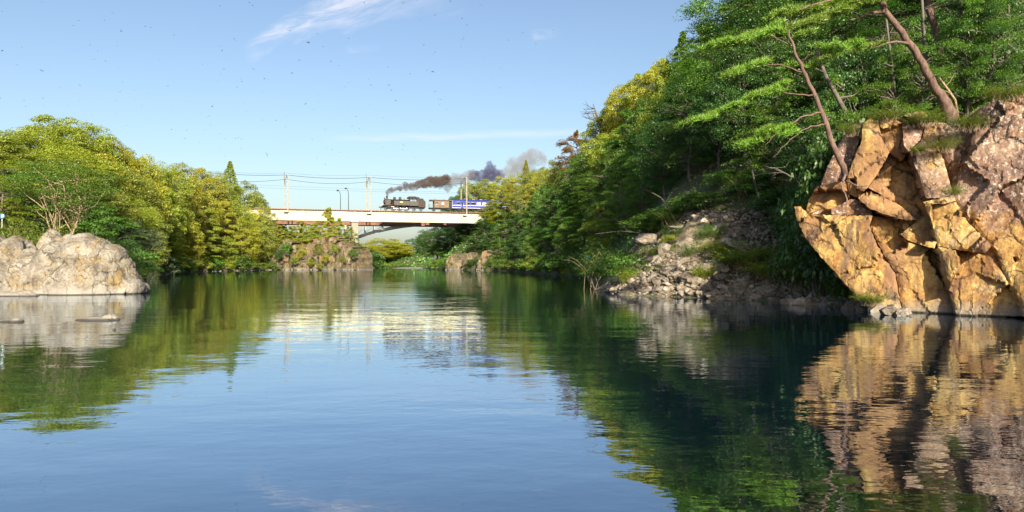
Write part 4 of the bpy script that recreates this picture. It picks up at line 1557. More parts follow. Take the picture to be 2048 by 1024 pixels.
# --- beyond the bridge
row([(766, 475, 330, 'bl_f2', G, 2.2), (738, 488, 322, 'bl_f1', G, 1.8), (796, 486, 334, 'bl_f3', G, 1.8)], 'L', 'in the distance under the bridge', 'far trees beyond the bridge', -400)
row([(737, 500, 262, 'sh_f', DP, 4.4)], 'L', 'at the far left waterline beyond the bridge', 'far trees beyond the bridge', -400)
row([(724, 526, 250, 'sh_f', N_, 2.0), (742, 524, 268, 'sh_f', L_, 2.2), (764, 524, 285, 'sh_f', GR, 2.6), (786, 526, 292, 'sh_f', GR, 2.6), (806, 527, 296, 'sh_f', N_, 2.4)],
    'L', 'at the far bend of the river', 'far trees beyond the bridge', -400)
row([(796, 486, 300, 'bl_f4', DP, 1.4), (826, 476, 292, 'bl_f3', B_, 1.3), (818, 506, 284, 'bl_f1', N_, .9), (848, 462, 280, 'bl_f4', DP, 1.3), (852, 496, 268, 'mp_f1', N_, .9),
     (876, 446, 258, 'bl_f3', DP, 1.2), (884, 486, 246, 'bl_f1', N_, .9), (905, 452, 240, 'bl_f2', DP, 1.1), (916, 492, 226, 'mp_f1', N_, .8), (938, 456, 216, 'bl_f4', DP, 1.0)],
    'R', 'on the right bank seen under the bridge', 'far trees beyond the bridge', .5)
# --- right slope, far end, round the train
RG = 'trees on the right slope'
row([(900, 394, 236, 'bl_f4', B_, .8), (918, 384, 244, 'bl_f3', DP, .9), (945, 358, 246, 'bl_f1', O_, 1.0), (972, 356, 248, 'bl_f2', O_, 1.0), (1004, 352, 246, 'bl_f3', G, .9), (1030, 346, 240, 'bl_f2', G, .9),
     (1052, 320, 236, 'cd', G, 1.5), (1078, 336, 226, 'bl_f1', O_, .9), (1098, 330, 216, 'bl_f2', G, .8)],
    'R', 'behind the train', RG, 1)
row([(976, 412, 198, 'mp_f2', L_, .5), (990, 396, 199, 'mp_f2', G, .7), (968, 432, 195, 'mp_f1', DP, .6), (1004, 384, 196, 'mp_f1', L_, .6), (1024, 372, 192, 'mp_f2', G, .6), (1046, 368, 186, 'bl_f3', O_, .7),
     (1072, 350, 186, 'bl_f2', G, .6), (1092, 345, 178, 'mp_f2', G, .6), (950, 470, 190, 'mp_f1', DP, .6), (985, 452, 184, 'mp_f1', DP, .6), (1012, 424, 180, 'mp_f1', N_, .65),
     (1040, 412, 174, 'mp_f1', DP, .6), (1066, 396, 168, 'bl_f4', N_, .6), (1000, 480, 172, 'mp_f1', N_, .5), (1032, 470, 160, 'bl_f4', DP, .6)],
    'R', 'before the right end of the bridge', RG, 1)
row([(1112, 318, 160, 'bl_f3', O_, .7), (1150, 266, 150, 'mp_f2', OR_, 1.0), (1178, 292, 132, 'bl_f4', N_, .7), (1210, 216, 124, 'bl_f1', L_, .75), (1240, 174, 118, 'bl_f2', G, .75),
     (1264, 160, 112, 'bl_f3', G, .7), (1292, 148, 106, 'mp_f2', L_, .7), (1314, 116, 100, 'bl_f2', G, .65), (1342, 100, 92, 'bl_f4', L_, .65), (1366, 62, 88, 'cd', N_, 1.5),
     (1396, 58, 76, 'pn_n1', PD, .8), (1424, 52, 70, 'bl_n3', N_, .7), (1456, 4, 64, 'pn_n2', PD, .9), (1500, -60, 58, 'bl_n1', N_, .8), (1560, -110, 54, 'pn_n1', PI, 1.0),
     (1640, -150, 50, 'bl_n2', DP, .9)],
    'R', 'on the right slope skyline', RG, 2)
row([(1086, 362, 158, 'bl_f4', N_, .6), (1116, 346, 142, 'mp_f1', N_, .65), (1150, 318, 128, 'mp_f1', N_, .65), (1186, 290, 114, 'bl_f1', N_, .65), (1222, 256, 106, 'bl_f3', L_, .65),
     (1258, 222, 98, 'mp_f1', N_, .65), (1296, 196, 90, 'bl_f4', N_, .65), (1334, 172, 82, 'bl_f1', L_, .6), (1374, 140, 72, 'bl_n3', N_, .6), (1416, 118, 64, 'mp_n1', N_, .65),
     (1462, 84, 58, 'bl_n1', N_, .65), (1512, 40, 53, 'pn_n1', PI, .8), (1574, 0, 49, 'bl_n2', DP, .7), (1640, -50, 46, 'pn_n2', PI, .8)],
    'R', 'just below the right slope skyline', RG, 1.5)
row([(1070, 402, 150, 'mp_f1', N_, .6), (1104, 386, 136, 'mp_f1', DP, .6), (1140, 366, 120, 'bl_f4', N_, .6), (1178, 342, 106, 'mp_f1', N_, .6), (1216, 312, 96, 'mp_f2', N_, .6),
     (1256, 286, 86, 'bl_f1', N_, .55), (1298, 262, 76, 'mp_f1', N_, .6), (1342, 226, 68, 'pn_n2', PD, .7), (1386, 206, 60, 'bl_n3', N_, .55), (1432, 178, 54, 'mp_n1', N_, .6),
     (1482, 142, 49, 'bl_n2', DP, .55), (1536, 110, 45, 'mp_n2', N_, .55), (1596, 70, 43, 'bl_n1', DP, .6)],
    'R', 'halfway up the right slope', RG, 1.2)
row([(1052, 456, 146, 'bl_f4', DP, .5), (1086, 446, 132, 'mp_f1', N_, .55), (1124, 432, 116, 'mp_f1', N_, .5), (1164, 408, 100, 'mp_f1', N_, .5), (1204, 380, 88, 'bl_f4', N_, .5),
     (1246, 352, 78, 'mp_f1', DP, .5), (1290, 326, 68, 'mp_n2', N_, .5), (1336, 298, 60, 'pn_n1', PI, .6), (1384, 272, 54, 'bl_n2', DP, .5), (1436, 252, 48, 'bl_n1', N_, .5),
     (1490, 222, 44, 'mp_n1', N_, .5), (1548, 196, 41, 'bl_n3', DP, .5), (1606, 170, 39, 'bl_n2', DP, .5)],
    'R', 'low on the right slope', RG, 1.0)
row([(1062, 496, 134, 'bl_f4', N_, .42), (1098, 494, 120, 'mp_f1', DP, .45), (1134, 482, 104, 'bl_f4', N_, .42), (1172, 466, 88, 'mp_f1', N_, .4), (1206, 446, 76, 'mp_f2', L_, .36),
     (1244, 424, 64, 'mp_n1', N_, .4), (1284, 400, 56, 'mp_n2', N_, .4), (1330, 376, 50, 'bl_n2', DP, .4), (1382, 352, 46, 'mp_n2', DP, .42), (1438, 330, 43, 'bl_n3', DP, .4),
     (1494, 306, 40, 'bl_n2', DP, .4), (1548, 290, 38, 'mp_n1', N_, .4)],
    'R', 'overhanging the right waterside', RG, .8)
SR = 'shrubs along the right bank'
row([(1044, 520, 140, 'sh_f', DP, 1.6), (1056, 514, 132, 'sh_f', N_, 1.5), (1084, 512, 120, 'sh_f', N_, 1.6), (1116, 508, 108, 'sh_f', DP, 1.6), (1144, 506, 96, 'sh_f', N_, 1.5), (1166, 500, 80, 'sh_1', DP, 1.4),
     (1070, 526, 124, 'sh_f', N_, 1.3), (1100, 524, 114, 'sh_f', L_, 1.1), (1130, 520, 100, 'sh_f', DP, 1.2), (1156, 522, 84, 'sh_2', N_, 1.0), (1180, 518, 70, 'sh_1', N_, .9), (1206, 506, 61, 'fr_1', N_, 1.0),
     (1214, 535, 53, 'fr_1', N_, .9), (1228, 520, 49, 'sh_3', N_, 1.0), (1244, 500, 46, 'sh_1', N_, 1.0), (1262, 545, 37.4, 'fr_2', L_, .42), (1300, 482, 46, 'sh_3', DP, .9), (1340, 450, 44, 'sh_1', DP, .9)],
    'R', 'along the right waterline', SR, .15)
row([(1360, 482, 38.6, 'fr_1', N_, .5), (1478, 448, 39, 'fr_1', DP, .55), (1535, 440, 37.5, 'sh_3', DP, .7), (1412, 560, 33.9, 'fr_2', L_, .35), (1446, 525, 35, 'fr_2', L_, .6), (1490, 518, 33.4, 'fr_2', GR, .75), (1380, 520, 36.2, 'fr_1', N_, .4), (1340, 512, 38.2, 'sh_2', L_, .45), (1310, 500, 38.4, 'fr_1', GR, .45), (1425, 505, 36.6, 'fr_2', N_, .45), (1470, 545, 33.8, 'fr_2', L_, .5),
     (1530, 495, 33.0, 'fr_1', L_, .7), (1560, 512, 31.4, 'fr_2', L_, .8), (1590, 490, 31.2, 'fr_1', N_, .75), (1620, 512, 29.8, 'fr_2', GR, .75), (1650, 540, 28.6, 'fr_1', N_, .5),
     (1684, 572, 27.2, 'fr_2', GR, .35), (1720, 592, 25.6, 'fr_2', GR, .25), (1625, 470, 31.5, 'sh_3', DP, .6), (1580, 450, 34, 'sh_1', DP, .7)],
    'R', 'on the rubble bank', SR, .15)
row([(1298, 425, 45.5, 'sh_3', N_, 1.5), (1326, 412, 44.2, 'sh_1', DP, 1.5), (1352, 420, 42.6, 'fr_1', N_, 1.3), (1372, 400, 43, 'sh_3', N_, 1.4), (1404, 405, 41.2, 'fr_1', DP, 1.3), (1390, 380, 41.5, 'sh_3', DP, 1.3), (1424, 400, 39.6, 'sh_1', DP, 1.2), (1452, 372, 40.5, 'sh_3', N_, 1.3), (1486, 392, 38.4, 'sh_1', DP, 1.2), (1514, 366, 38.8, 'sh_3', DP, 1.3),
     (1545, 385, 36.6, 'sh_1', N_, 1.2), (1572, 372, 35.4, 'sh_3', DP, 1.2), (1600, 395, 33.4, 'sh_1', DP, 1.1), (1500, 330, 41.5, 'sh_3', DP, 1.6), (1440, 320, 44, 'sh_3', N_, 1.6), (1560, 320, 38.5, 'sh_3', DP, 1.5)],
    'R', 'in the dark wood above the rubble', SR, .5)

# --- shrubs right along the water below the slope
seg = RIGHT_SHORE[9:20]
k = 0
for (ax, ay), (bx_, by_) in zip(seg[:-1], seg[1:]):
    n_ = max(1, int(math.hypot(bx_ - ax, by_ - ay) / 4.6))
    for j in range(n_):
        if k >= 40:
            break
        f_ = (j + .5) / n_
        x, y = ax + (bx_ - ax) * f_, ay + (by_ - ay) * f_
        z, d = hr(x + .9, y)
        lf = [N_, DP, N_, GR, DP, L_][k % 6]
        near = y < 75
        plant('waterside_shrub', (['sh_1', 'fr_1', 'sh_3'][k % 3] if near else 'sh_f'), (x + .9, y, .1), float(rng.uniform(1.6, 3.2)),
              '%s shrub dipping to the right waterline, number %s from the rubble' % (COLW[lf], (ORD + ['twenty-first', 'twenty-second', 'twenty-third', 'twenty-fourth', 'twenty-fifth', 'twenty-sixth', 'twenty-seventh', 'twenty-eighth', 'twenty-ninth', 'thirtieth', 'thirty-first', 'thirty-second', 'thirty-third', 'thirty-fourth', 'thirty-fifth', 'thirty-sixth', 'thirty-seventh', 'thirty-eighth', 'thirty-ninth', 'fortieth'])[k]),
              'shrub', lf, 1.25, None, 'shrubs at the right waterline')
        k += 1
# --- forest above the cliff
row([(1700, 120, 36, 'bl_n2', DP, .5), (1770, 60, 38, 'mp_n2', DP, .55), (1850, 20, 40, 'bl_n1', DP, .6), (1930, 0, 40, 'mp_n1', N_, .6), (2010, -20, 38, 'bl_n3', DP, .6), (2090, -60, 36, 'bl_n2', DP, .6),
     (1660, 190, 32, 'bl_n3', DP, .36), (1730, 80, 33, 'bl_n2', DP, .42), (1880, 30, 34, 'bl_n3', DP, .45), (1980, 40, 33, 'bl_n2', DP, .42), (1740, -60, 46, 'pn_n1', PI, .9), (1840, -90, 46, 'bl_n2', DP, .9), (1960, -110, 46, 'pn_n2', PI, .9), (2060, -140, 44, 'bl_n1', DP, .9)],
    'R', 'behind the top of the ochre cliff', 'trees above the cliff', 1)
row([(1690, 160, 28.6, 'mp_n1', N_, .30), (1790, 122, 28.4, 'mp_n1', N_, .28), (2020, 40, 27.5, 'mp_n2', N_, .30), (1935, 70, 27.8, 'mp_n1', N_, .26), (1990, 96, 27.2, 'mp_n2', DP, .24), (1845, 118, 28.0, 'mp_n1', N_, .22), (1960, 120, 29, 'sh_3', DP, .8), (1900, 150, 31, 'sh_1', DP, .8), (1820, 175, 30, 'sh_3', DP, .7),
     (1750, 200, 29.5, 'sh_1', DP, .7), (2030, 140, 29, 'sh_1', DP, .8), (1700, 228, 28.5, 'sh_3', DP, .6), (1630, 330, 28.5, 'sh_3', DP, .7), (1600, 370, 29.5, 'sh_1', DP, .7), (1655, 268, 28, 'sh_3', DP, .6)],
    'R', 'at the edge of the cliff top', 'bushes above the cliff', .5)


# --- single trees with a shape of their own
def px_tube(mb, pts, k=8):
    """pts: (x, y, D, radius in metres)"""
    mb.tube([P(x, y, D) for x, y, D, r in pts], [r for *_, r in pts], k)


def lone(name, label, trunk_paths, pads, bark, leafm, base, nt=150, k=9, L=.17, Wd=.022, seed=1, leaves=None):
    rg = np.random.default_rng(seed)
    r = empty(name, base)
    tag(r, label, 'tree', 'trees above the cliff')
    mb = MB()
    for pth in trunk_paths:
        # smooth the path with a few in-between points
        q = []
        for a, b_ in zip(pth[:-1], pth[1:]):
            for j in range(4):
                f_ = j / 4
                q.append(tuple(a[i] * (1 - f_) + b_[i] * f_ + (rg.normal(0, 1.2) if i < 2 and (q or j) else 0) for i in range(4)))
        q.append(pth[-1])
        px_tube(mb, q)
    o = mb.build('trunk', M[bark], r, smooth=True)
    o.matrix_parent_inverse = Matrix.Translation(-Vector(base))
    if pads:
        V, F, A = [], [], []
        for (x, y, D, az, s1, s2, s3, dr) in pads:
            pine_pad(rg, tuple(P(x, y, D)), az, (s1, s2, s3), int(nt * s1 * s2 / .5) + 40, k, L, Wd, V, F, A, droop=dr, lift=.55)
        v = np.concatenate(V)
        off, fs = 0, []
        for a, f in zip(V, F):
            fs.append(f + off)
            off += len(a)
        me = mesh_np('crown', v, [np.concatenate(fs)], M[leafm], attr=np.concatenate(A))
        o = obj('crown', me, r)
        o.matrix_parent_inverse = Matrix.Translation(-Vector(base))
    return r


PIa = math.pi
rg4 = np.random.default_rng(44)


def spray(x0, y0, x1, y1, D, n, s1, s2, s3=.09):
    """needle pads strung along a branch from (x0,y0) to its tip (x1,y1)"""
    az = PIa if x1 < x0 else 0.0
    out = []
    for j in range(n):
        f_ = j / max(1, n - 1)
        out.append((x0 + (x1 - x0) * f_ + rg4.normal(0, 6), y0 + (y1 - y0) * f_ + rg4.normal(0, 3), D + rg4.normal(0, .35), az + rg4.normal(0, .35),
                    s1 * rg4.uniform(.8, 1.2), s2 * rg4.uniform(.8, 1.2), s3 * rg4.uniform(.7, 1.3), rg4.uniform(.15, .4)))
    return out


lone('leaning_pine', 'slim red pine leaning left out of the ochre cliff, bare lower trunk', [
    [(1690, 352, 24.6, .115), (1668, 290, 24.4, .10), (1640, 215, 24.2, .085), (1610, 150, 24.0, .07), (1590, 105, 23.8, .05), (1578, 60, 23.7, .03)],
    [(1644, 225, 24.2, .035), (1600, 235, 23.9, .025), (1560, 262, 23.6, .015), (1530, 290, 23.4, .006)],
    [(1652, 248, 24.2, .03), (1615, 255, 23.7, .02), (1580, 280, 23.4, .012), (1545, 315, 23.2, .006)],
    [(1625, 190, 24.0, .03), (1590, 190, 23.6, .02), (1550, 180, 23.3, .008)],
    [(1606, 145, 24, .03), (1560, 128, 23.6, .018), (1515, 130, 23.2, .006)],
    [(1598, 122, 24, .025), (1640, 100, 23.5, .015), (1690, 96, 23.2, .006)],
    [(1588, 96, 24, .025), (1540, 70, 23.6, .015), (1480, 62, 23.2, .006)],
    [(1690, 350, 24.5, .05), (1684, 372, 24.2, .035), (1694, 400, 24.0, .025), (1693, 432, 23.9, .012)],
    [(1692, 362, 24.4, .03), (1720, 372, 24.1, .02), (1735, 372, 24.0, .008)]],
    spray(1560, 255, 1505, 285, 23.5, 4, .42, .28) + spray(1580, 268, 1530, 262, 23.4, 3, .38, .25) + spray(1555, 180, 1500, 196, 23.3, 4, .42, .28)
    + spray(1530, 128, 1470, 150, 23.2, 4, .45, .28) + spray(1640, 102, 1705, 92, 23.3, 4, .42, .28) + spray(1540, 70, 1430, 88, 23.3, 6, .5, .3)
    + spray(1600, 70, 1545, 58, 23.6, 3, .42, .3) + spray(1480, 212, 1380, 246, 24.5, 7, .5, .26) + spray(1620, 130, 1580, 135, 23.6, 2, .4, .3),
    'bark_red', 'leaf_pine', P(1690, 352, 24.6), seed=3)
lone('red_pine', 'thick pink-barked pine trunk leaning left above the ochre cliff', [
    [(1905, 250, 27.6, .34), (1892, 205, 27.3, .21), (1876, 180, 27.2, .165), (1850, 140, 27.0, .145), (1822, 90, 26.8, .13), (1796, 55, 26.6, .12), (1770, 22, 26.4, .11), (1745, -30, 26.2, .15), (1730, -110, 26, .10)],
    [(1770, 22, 26.4, .08), (1740, 25, 26, .05), (1700, 40, 25.6, .02)], [(1745, -30, 26.2, .09), (1690, -10, 25.6, .05), (1600, 20, 25.0, .02)],
    [(1822, 90, 26.8, .07), (1790, 82, 26.3, .04), (1745, 95, 25.8, .015)]],
    spray(1700, 20, 1480, 85, 25.0, 12, .62, .32, .12) + spray(1740, 0, 1560, 30, 25.3, 9, .6, .34, .12) + spray(1790, -15, 1690, 0, 25.6, 5, .6, .34) + spray(1745, 92, 1660, 112, 25.6, 4, .5, .3)
    + spray(1720, -70, 1560, -60, 25.6, 7, .7, .4) + spray(1830, -60, 1760, -40, 26, 4, .6, .4),
    'bark_red', 'leaf_pine', P(1892, 205, 27.3), seed=4)
lone('red_pine', 'second pink pine trunk, upright, just right of the thick leaning one', [
    [(1882, 175, 30.6, .2), (1882, 128, 30.5, .17), (1880, 95, 30.4, .15), (1870, 55, 30.3, .145), (1860, 20, 30.2, .14), (1852, -40, 30, .12), (1850, -140, 30, .1)],
    [(1860, 20, 30.2, .06), (1920, 5, 29.5, .04), (1990, 30, 29, .015)]],
    spray(1900, 10, 1990, 35, 29.2, 5, .6, .35) + spray(1870, -40, 1960, -30, 29.5, 5, .7, .4) + spray(1850, -60, 1770, -40, 29.6, 4, .7, .4),
    'bark_red', 'leaf_pine_dark', P(1882, 128, 30.5), seed=5)
for k, (pp, lab, bk) in enumerate([
        ([(1852, 132, 29.5, .07), (1848, 60, 29.5, .06), (1842, -30, 29.5, .05)], 'thin pale straight trunk between the two pink pine trunks', 'bark_grey'),
        ([(1940, 160, 29.0, .085), (1934, 120, 29, .08), (1924, 68, 29, .07), (1915, -20, 29, .06)], 'slim grey trunk right of the pink pines above the cliff', 'bark_grey'),
        ([(1788, 168, 28.5, .055), (1784, 130, 28.5, .05), (1778, 85, 28.5, .045), (1772, 30, 28.5, .03)], 'thin grey trunk left of the thick pink pine', 'bark_grey'),
        ([(1986, 182, 28.2, .07), (1990, 160, 28.2, .06), (1984, 120, 28.1, .05), (1996, 60, 28, .04)], 'pale stub-branched trunk at the right edge above the cliff', 'bark_grey'),
        ([(2060, 150, 27.5, .06), (2030, 100, 27.4, .05), (1995, 70, 27.3, .035), (1960, 40, 27.2, .02)], 'pale bare bough arching in from the right edge', 'bark_grey'),
        ([(1910, 200, 27.4, .05), (1895, 178, 27.3, .045), (1878, 155, 27.2, .03)], 'short pale sapling stem at the foot of the thick pine', 'bark_tan'),
        ([(1830, 200, 28.5, .06), (1822, 165, 28.4, .05), (1826, 135, 28.4, .04), (1815, 90, 28.3, .025)], 'crooked grey stem just left of the thick pine base', 'bark_grey'),
        ([(1690, 222, 28.2, .10), (1675, 195, 28.1, .09), (1650, 150, 28, .08), (1630, 90, 27.8, .06)], 'dark leaning trunk in shade behind the cliff top', 'bark_grey'),
        ([(1530, 425, 36.5, .08), (1518, 395, 36.3, .07), (1508, 360, 36, .055), (1500, 320, 35.8, .04)], 'grey trunk standing in shade above the rubble bank', 'bark_grey'),
        ([(1612, 378, 28.4, .045), (1580, 352, 28, .035), (1550, 336, 27.6, .02), (1530, 335, 27.4, .008)], 'thin bare bough reaching left beside the ochre cliff', 'bark_grey'),
        ([(1355, 448, 40.5, .03), (1335, 415, 40, .025), (1322, 395, 39.6, .018), (1305, 385, 39.4, .012)], 'cluster of thin pale stems above the rubble bank', 'bark_grey'),
        ([(1310, 478, 40, .03), (1275, 465, 39.2, .025), (1240, 462, 38.6, .015), (1190, 468, 38, .008)], 'long bare branch stretching left over the water', 'bark_grey')]):
    r_ = empty('tree_stem', P(*pp[0][:3]))
    tag(r_, lab, 'tree', 'bare stems in the wood')
    mb = MB()
    rgk = np.random.default_rng(300 + k)
    a_, b0_ = pp[0], pp[1]
    px_tube(mb, [(a_[0] + (a_[0] - b0_[0]) * .5, a_[1] + 45, a_[2] + .2, a_[3] * 1.2)] + pp, 7)
    o = mb.build('trunk', M[bk], r_, smooth=True)
    o.matrix_parent_inverse = Matrix.Translation(-r_.location)
    for j in range(3):
        mb = MB()
        f_ = rgk.uniform(.25, .95) * (len(pp) - 1)
        i0 = min(len(pp) - 2, int(f_))
        a = [pp[i0][i] + (pp[i0 + 1][i] - pp[i0][i]) * (f_ - i0) for i in range(4)]
        sx = rgk.choice([-1, 1])
        e = (a[0] + sx * rgk.uniform(14, 45), a[1] - rgk.uniform(-12, 35), a[2] + rgk.normal(0, .5), .004)
        mid = ((a[0] + e[0]) / 2 + rgk.normal(0, 4), (a[1] + e[1]) / 2 + rgk.normal(0, 4), (a[2] + e[2]) / 2, a[3] * .3)
        px_tube(mb, [(a[0], a[1], a[2], a[3] * .5), mid, e], 5)
        o = mb.build('branch', M[bk], r_, smooth=True)
        o.matrix_parent_inverse = Matrix.Translation(-r_.location)

# dead crown on the skyline
r_ = empty('dead_tree', P(1205, 300, 120))
tag(r_, 'leafless dead tree with bare grey branches on the right slope skyline', 'tree')
mb = MB()
rgk = np.random.default_rng(77)
px_tube(mb, [(1212, 300, 120, .3), (1202, 260, 120, .22), (1192, 225, 120, .14), (1186, 208, 120, .05)])
o = mb.build('trunk', M['bark_grey'], r_, smooth=True)
o.matrix_parent_inverse = Matrix.Translation(-r_.location)
mb = MB()
for j in range(16):
    y0 = rgk.uniform(212, 285)
    x0 = 1186 + (y0 - 208) * .28
    ln = rgk.uniform(14, 34)
    y1 = y0 - rgk.uniform(-4, 12)
    px_tube(mb, [(x0, y0, 120, .09), (x0 - ln * .5, (y0 + y1) / 2 + rgk.normal(0, 2), 120 + rgk.normal(0, .8), .055), (x0 - ln, y1, 120 + rgk.normal(0, 1.5), .02)], 5)
    px_tube(mb, [(x0 - ln * .5, (y0 + y1) / 2, 120, .05), (x0 - ln * .8, y1 - rgk.uniform(3, 9), 120 + rgk.normal(0, 1), .015)], 4)
o = mb.build('branches', M['bark_grey'], r_, smooth=True)
o.matrix_parent_inverse = Matrix.Translation(-r_.location)

# tufts rooted in the cliff's cracks
for (x, y, D, H, key, lab) in [(1906, 392, 21.6, .42, 'fr_1', 'leafy sprig in the upright crack of the cliff beside the lichened block'), (1836, 304, 23.4, .30, 'fr_2', 'small tuft in the joint below the purple corner block'),
                               (1890, 300, 22.9, .5, 'fr_1', 'green fern hanging in the dark hollow near the cliff top'), (1775, 240, 24.6, .45, 'fr_2', 'grass tuft on the left top edge of the ochre cliff'),
                               (1850, 248, 23.9, .5, 'fr_2', 'grass tuft on the middle top edge of the ochre cliff'), (1935, 258, 22.6, .5, 'fr_2', 'grass tuft beside the short pale log on the cliff top'),
                               (2010, 200, 21.6, .5, 'fr_2', 'grass tuft on the right top edge of the lichened block'), (1700, 268, 25.4, .5, 'fr_1', 'fern on the shaded left shoulder of the cliff'),
                               (1742, 606, 23.2, .4, 'fr_2', 'grass tuft at the foot of the cliff overhang')]:
    plant('fern_tuft', key, P(x, y + 4, D), H, lab, 'plant', 'leaf_grass', 1.2, None, 'tufts in the cliff cracks')

# ------------------------------------------------------------------ ground cover
def cover(name, label, n, fn, xr, yr, drange, size_k, leafm, hgt, seed, zmax=None, blade=False, keepfn=None):
    rg = np.random.default_rng(seed)
    x = rg.uniform(*xr, n)
    y = yr[0] * (yr[1] / yr[0]) ** rg.random(n)
    z, d = fn(x, y)
    k = (d > drange[0]) & (d < drange[1])
    if keepfn is not None:
        k &= keepfn(x, y)
    k &= vnoise(x, y, 1.8, seed) > -0.55
    x, y, z, d = x[k], y[k], z[k], d[k]
    m = len(x)
    bump = np.maximum(0, vnoise(x, y, 1.4, seed + 1)) * hgt
    z = z + rg.random(m) ** .7 * (bump + hgt * .25)
    c = np.stack([x, y, z], 1)
    sz = np.maximum(.07, size_k * y)
    if blade:
        u = rand_unit(rg, m)
        u[:, 2] = 0
        u = norm(u)
        tip = np.stack([rg.normal(0, .35, m), rg.normal(0, .35, m), np.ones(m)], 1)
        Lh = (sz * 2.4 * rg.uniform(.6, 1.3, m))[:, None]
        v = np.stack([c - u * sz[:, None] * .12, c + u * sz[:, None] * .12, c + tip * Lh], 1).reshape(-1, 3)
        f = np.arange(m * 3).reshape(-1, 3)
    else:
        nr = norm(rand_unit(rg, m) * .8 + np.array([-.3, -.3, .6]))
        v, f = leaf_quads(c, nr, sz, sz * .6, rg)
    me = mesh_np(name, v, [f], M[leafm], attr=np.clip(vnoise(x, y, 1.1, seed + 2) * .35 + .5 + rg.normal(0, .15, m), 0, 1))
    o = obj(name, me)
    return tag(o, label, 'undergrowth', kind='stuff')


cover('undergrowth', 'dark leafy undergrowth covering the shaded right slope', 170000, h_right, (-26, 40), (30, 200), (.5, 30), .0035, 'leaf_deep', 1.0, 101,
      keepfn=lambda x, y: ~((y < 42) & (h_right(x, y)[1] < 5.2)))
cover('undergrowth', 'brown and olive undergrowth in shade above the ochre cliff', 46000, h_right, (12, 40), (22.5, 46), (3.0, 22), .0042, 'leaf_litter', .55, 102)
cover('grass_bank', 'short grass along the top edge of the ochre cliff', 26000, h_right, (12, 24), (21.5, 29), (2.9, 6.0), .0045, 'leaf_grass', .10, 103, blade=True)
cover('undergrowth', 'leafy undergrowth below the trees of the left hill', 90000, h_left, (-100, -34), (45, 186), (.8, 26), .0036, 'leaf_green', .9, 104)
cover('grass_bank', 'fresh green grass strip along the left waterline', 16000, h_left, (-66, -32), (46, 186), (.25, 2.2), .0045, 'leaf_grass', .25, 105, blade=True)
cover('undergrowth', 'green reeds and undergrowth on the far banks beyond the bridge', 40000, lambda x, y: (np.maximum(h_right(x, y)[0], h_left(x, y)[0]), np.maximum(h_right(x, y)[1], h_left(x, y)[1])),
      (-110, 20), (196, 345), (.1, 30), .0036, 'leaf_green', 1.6, 106)

# ------------------------------------------------------------------ railway bridge
BA, BB = Vector((-64.3, 188.0, 0)), Vector((-9.3, 204.0, 0))
bdir = (BB - BA).normalized()
BANG = math.atan2(bdir.y, bdir.x)
BLEN = (BB - BA).length                       # 57 m in view
GT, GB = 16.15, 13.40                         # girder top and bottom


def bx_at(x):
    """distance along the bridge of photo column x"""
    k = (x - 1024) / FPX
    s = (k * BA.y - BA.x) / (bdir.x - k * bdir.y)
    return s


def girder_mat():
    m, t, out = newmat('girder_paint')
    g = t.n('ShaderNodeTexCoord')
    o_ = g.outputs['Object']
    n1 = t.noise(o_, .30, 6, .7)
    c = t.ramp(n1, [(.36, (.30, .29, .25)), (.48, (.45, .43, .29)), (.62, (.60, .57, .38))])  # grey patches: dappled tree shade painted into the cream colour
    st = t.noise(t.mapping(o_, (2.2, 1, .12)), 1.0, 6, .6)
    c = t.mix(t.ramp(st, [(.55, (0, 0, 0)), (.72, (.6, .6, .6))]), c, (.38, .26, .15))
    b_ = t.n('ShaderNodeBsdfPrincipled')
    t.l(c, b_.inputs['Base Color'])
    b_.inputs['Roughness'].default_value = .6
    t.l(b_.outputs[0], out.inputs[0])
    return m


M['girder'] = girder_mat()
M['rust'] = paint('rusty_steel', (.30, .115, .06), .85, 0, .55, 1.2)
M['rust_girder'] = paint('weathered_brown_steel', (.20, .095, .06), .8, 0, .5, .6, dirt=(.10, .045, .03))
M['arch_steel'] = paint('grey_arch_paint', (.40, .40, .40), .6, 0, .3, .5)
M['sleeper'] = paint('sleeper_timber', (.10, .05, .035), .9, 0, .5, 4)
M['rail'] = paint('rail_steel', (.20, .12, .09), .5, .6, .3, 5)
M['concrete'] = paint('concrete', (.28, .25, .20), .9, 0, .35, .7)
M['pole'] = paint('pole_concrete', (.42, .36, .26), .85, 0, .3, 2)
M['dark_metal'] = paint('dark_metal', (.05, .05, .05), .5, .5, .3, 5)
M['wire'] = paint('wire_black', (.04, .035, .03), .6, .3, .1, 5)
M['loco_black'] = paint('loco_black', (.012, .010, .010), .4, .2, .4, 2.5, dirt=(.030, .019, .015))
M['smokebox'] = paint('smokebox_grey', (.07, .06, .052), .7, .1, .4, 2, dirt=(.028, .022, .02))
M['loco_dirt'] = paint('loco_grime', (.055, .035, .026), .8, .1, .5, 3)
M['rod_steel'] = paint('rod_steel', (.55, .54, .54), .35, .9, .2, 4)
M['brass'] = paint('brass', (.55, .42, .14), .35, .9, .2, 6)
M['van_brown'] = paint('van_brown', (.17, .115, .07), .7, 0, .35, 1.6)
M['van_roof'] = paint('van_roof', (.14, .085, .065), .8, 0, .4, 1.6)
M['coach_blue'] = paint('coach_blue', (.006, .020, .22), .35, 0, .25, 1.2)
M['white'] = paint('white_stripe', (.78, .78, .74), .5, 0, .15, 3)
M['coach_roof'] = paint('coach_roof', (.20, .20, .22), .7, 0, .3, 2)
M['underframe'] = paint('underframe', (.035, .03, .03), .8, .1, .4, 3)
gm, t, out = newmat('window_glass')
b = t.n('ShaderNodeBsdfPrincipled')
b.inputs['Base Color'].default_value = (.02, .025, .03, 1)
b.inputs['Roughness'].default_value = .05
b.inputs['Specular IOR Level'].default_value = .8
t.l(b.outputs[0], out.inputs[0])
M['glass'] = gm
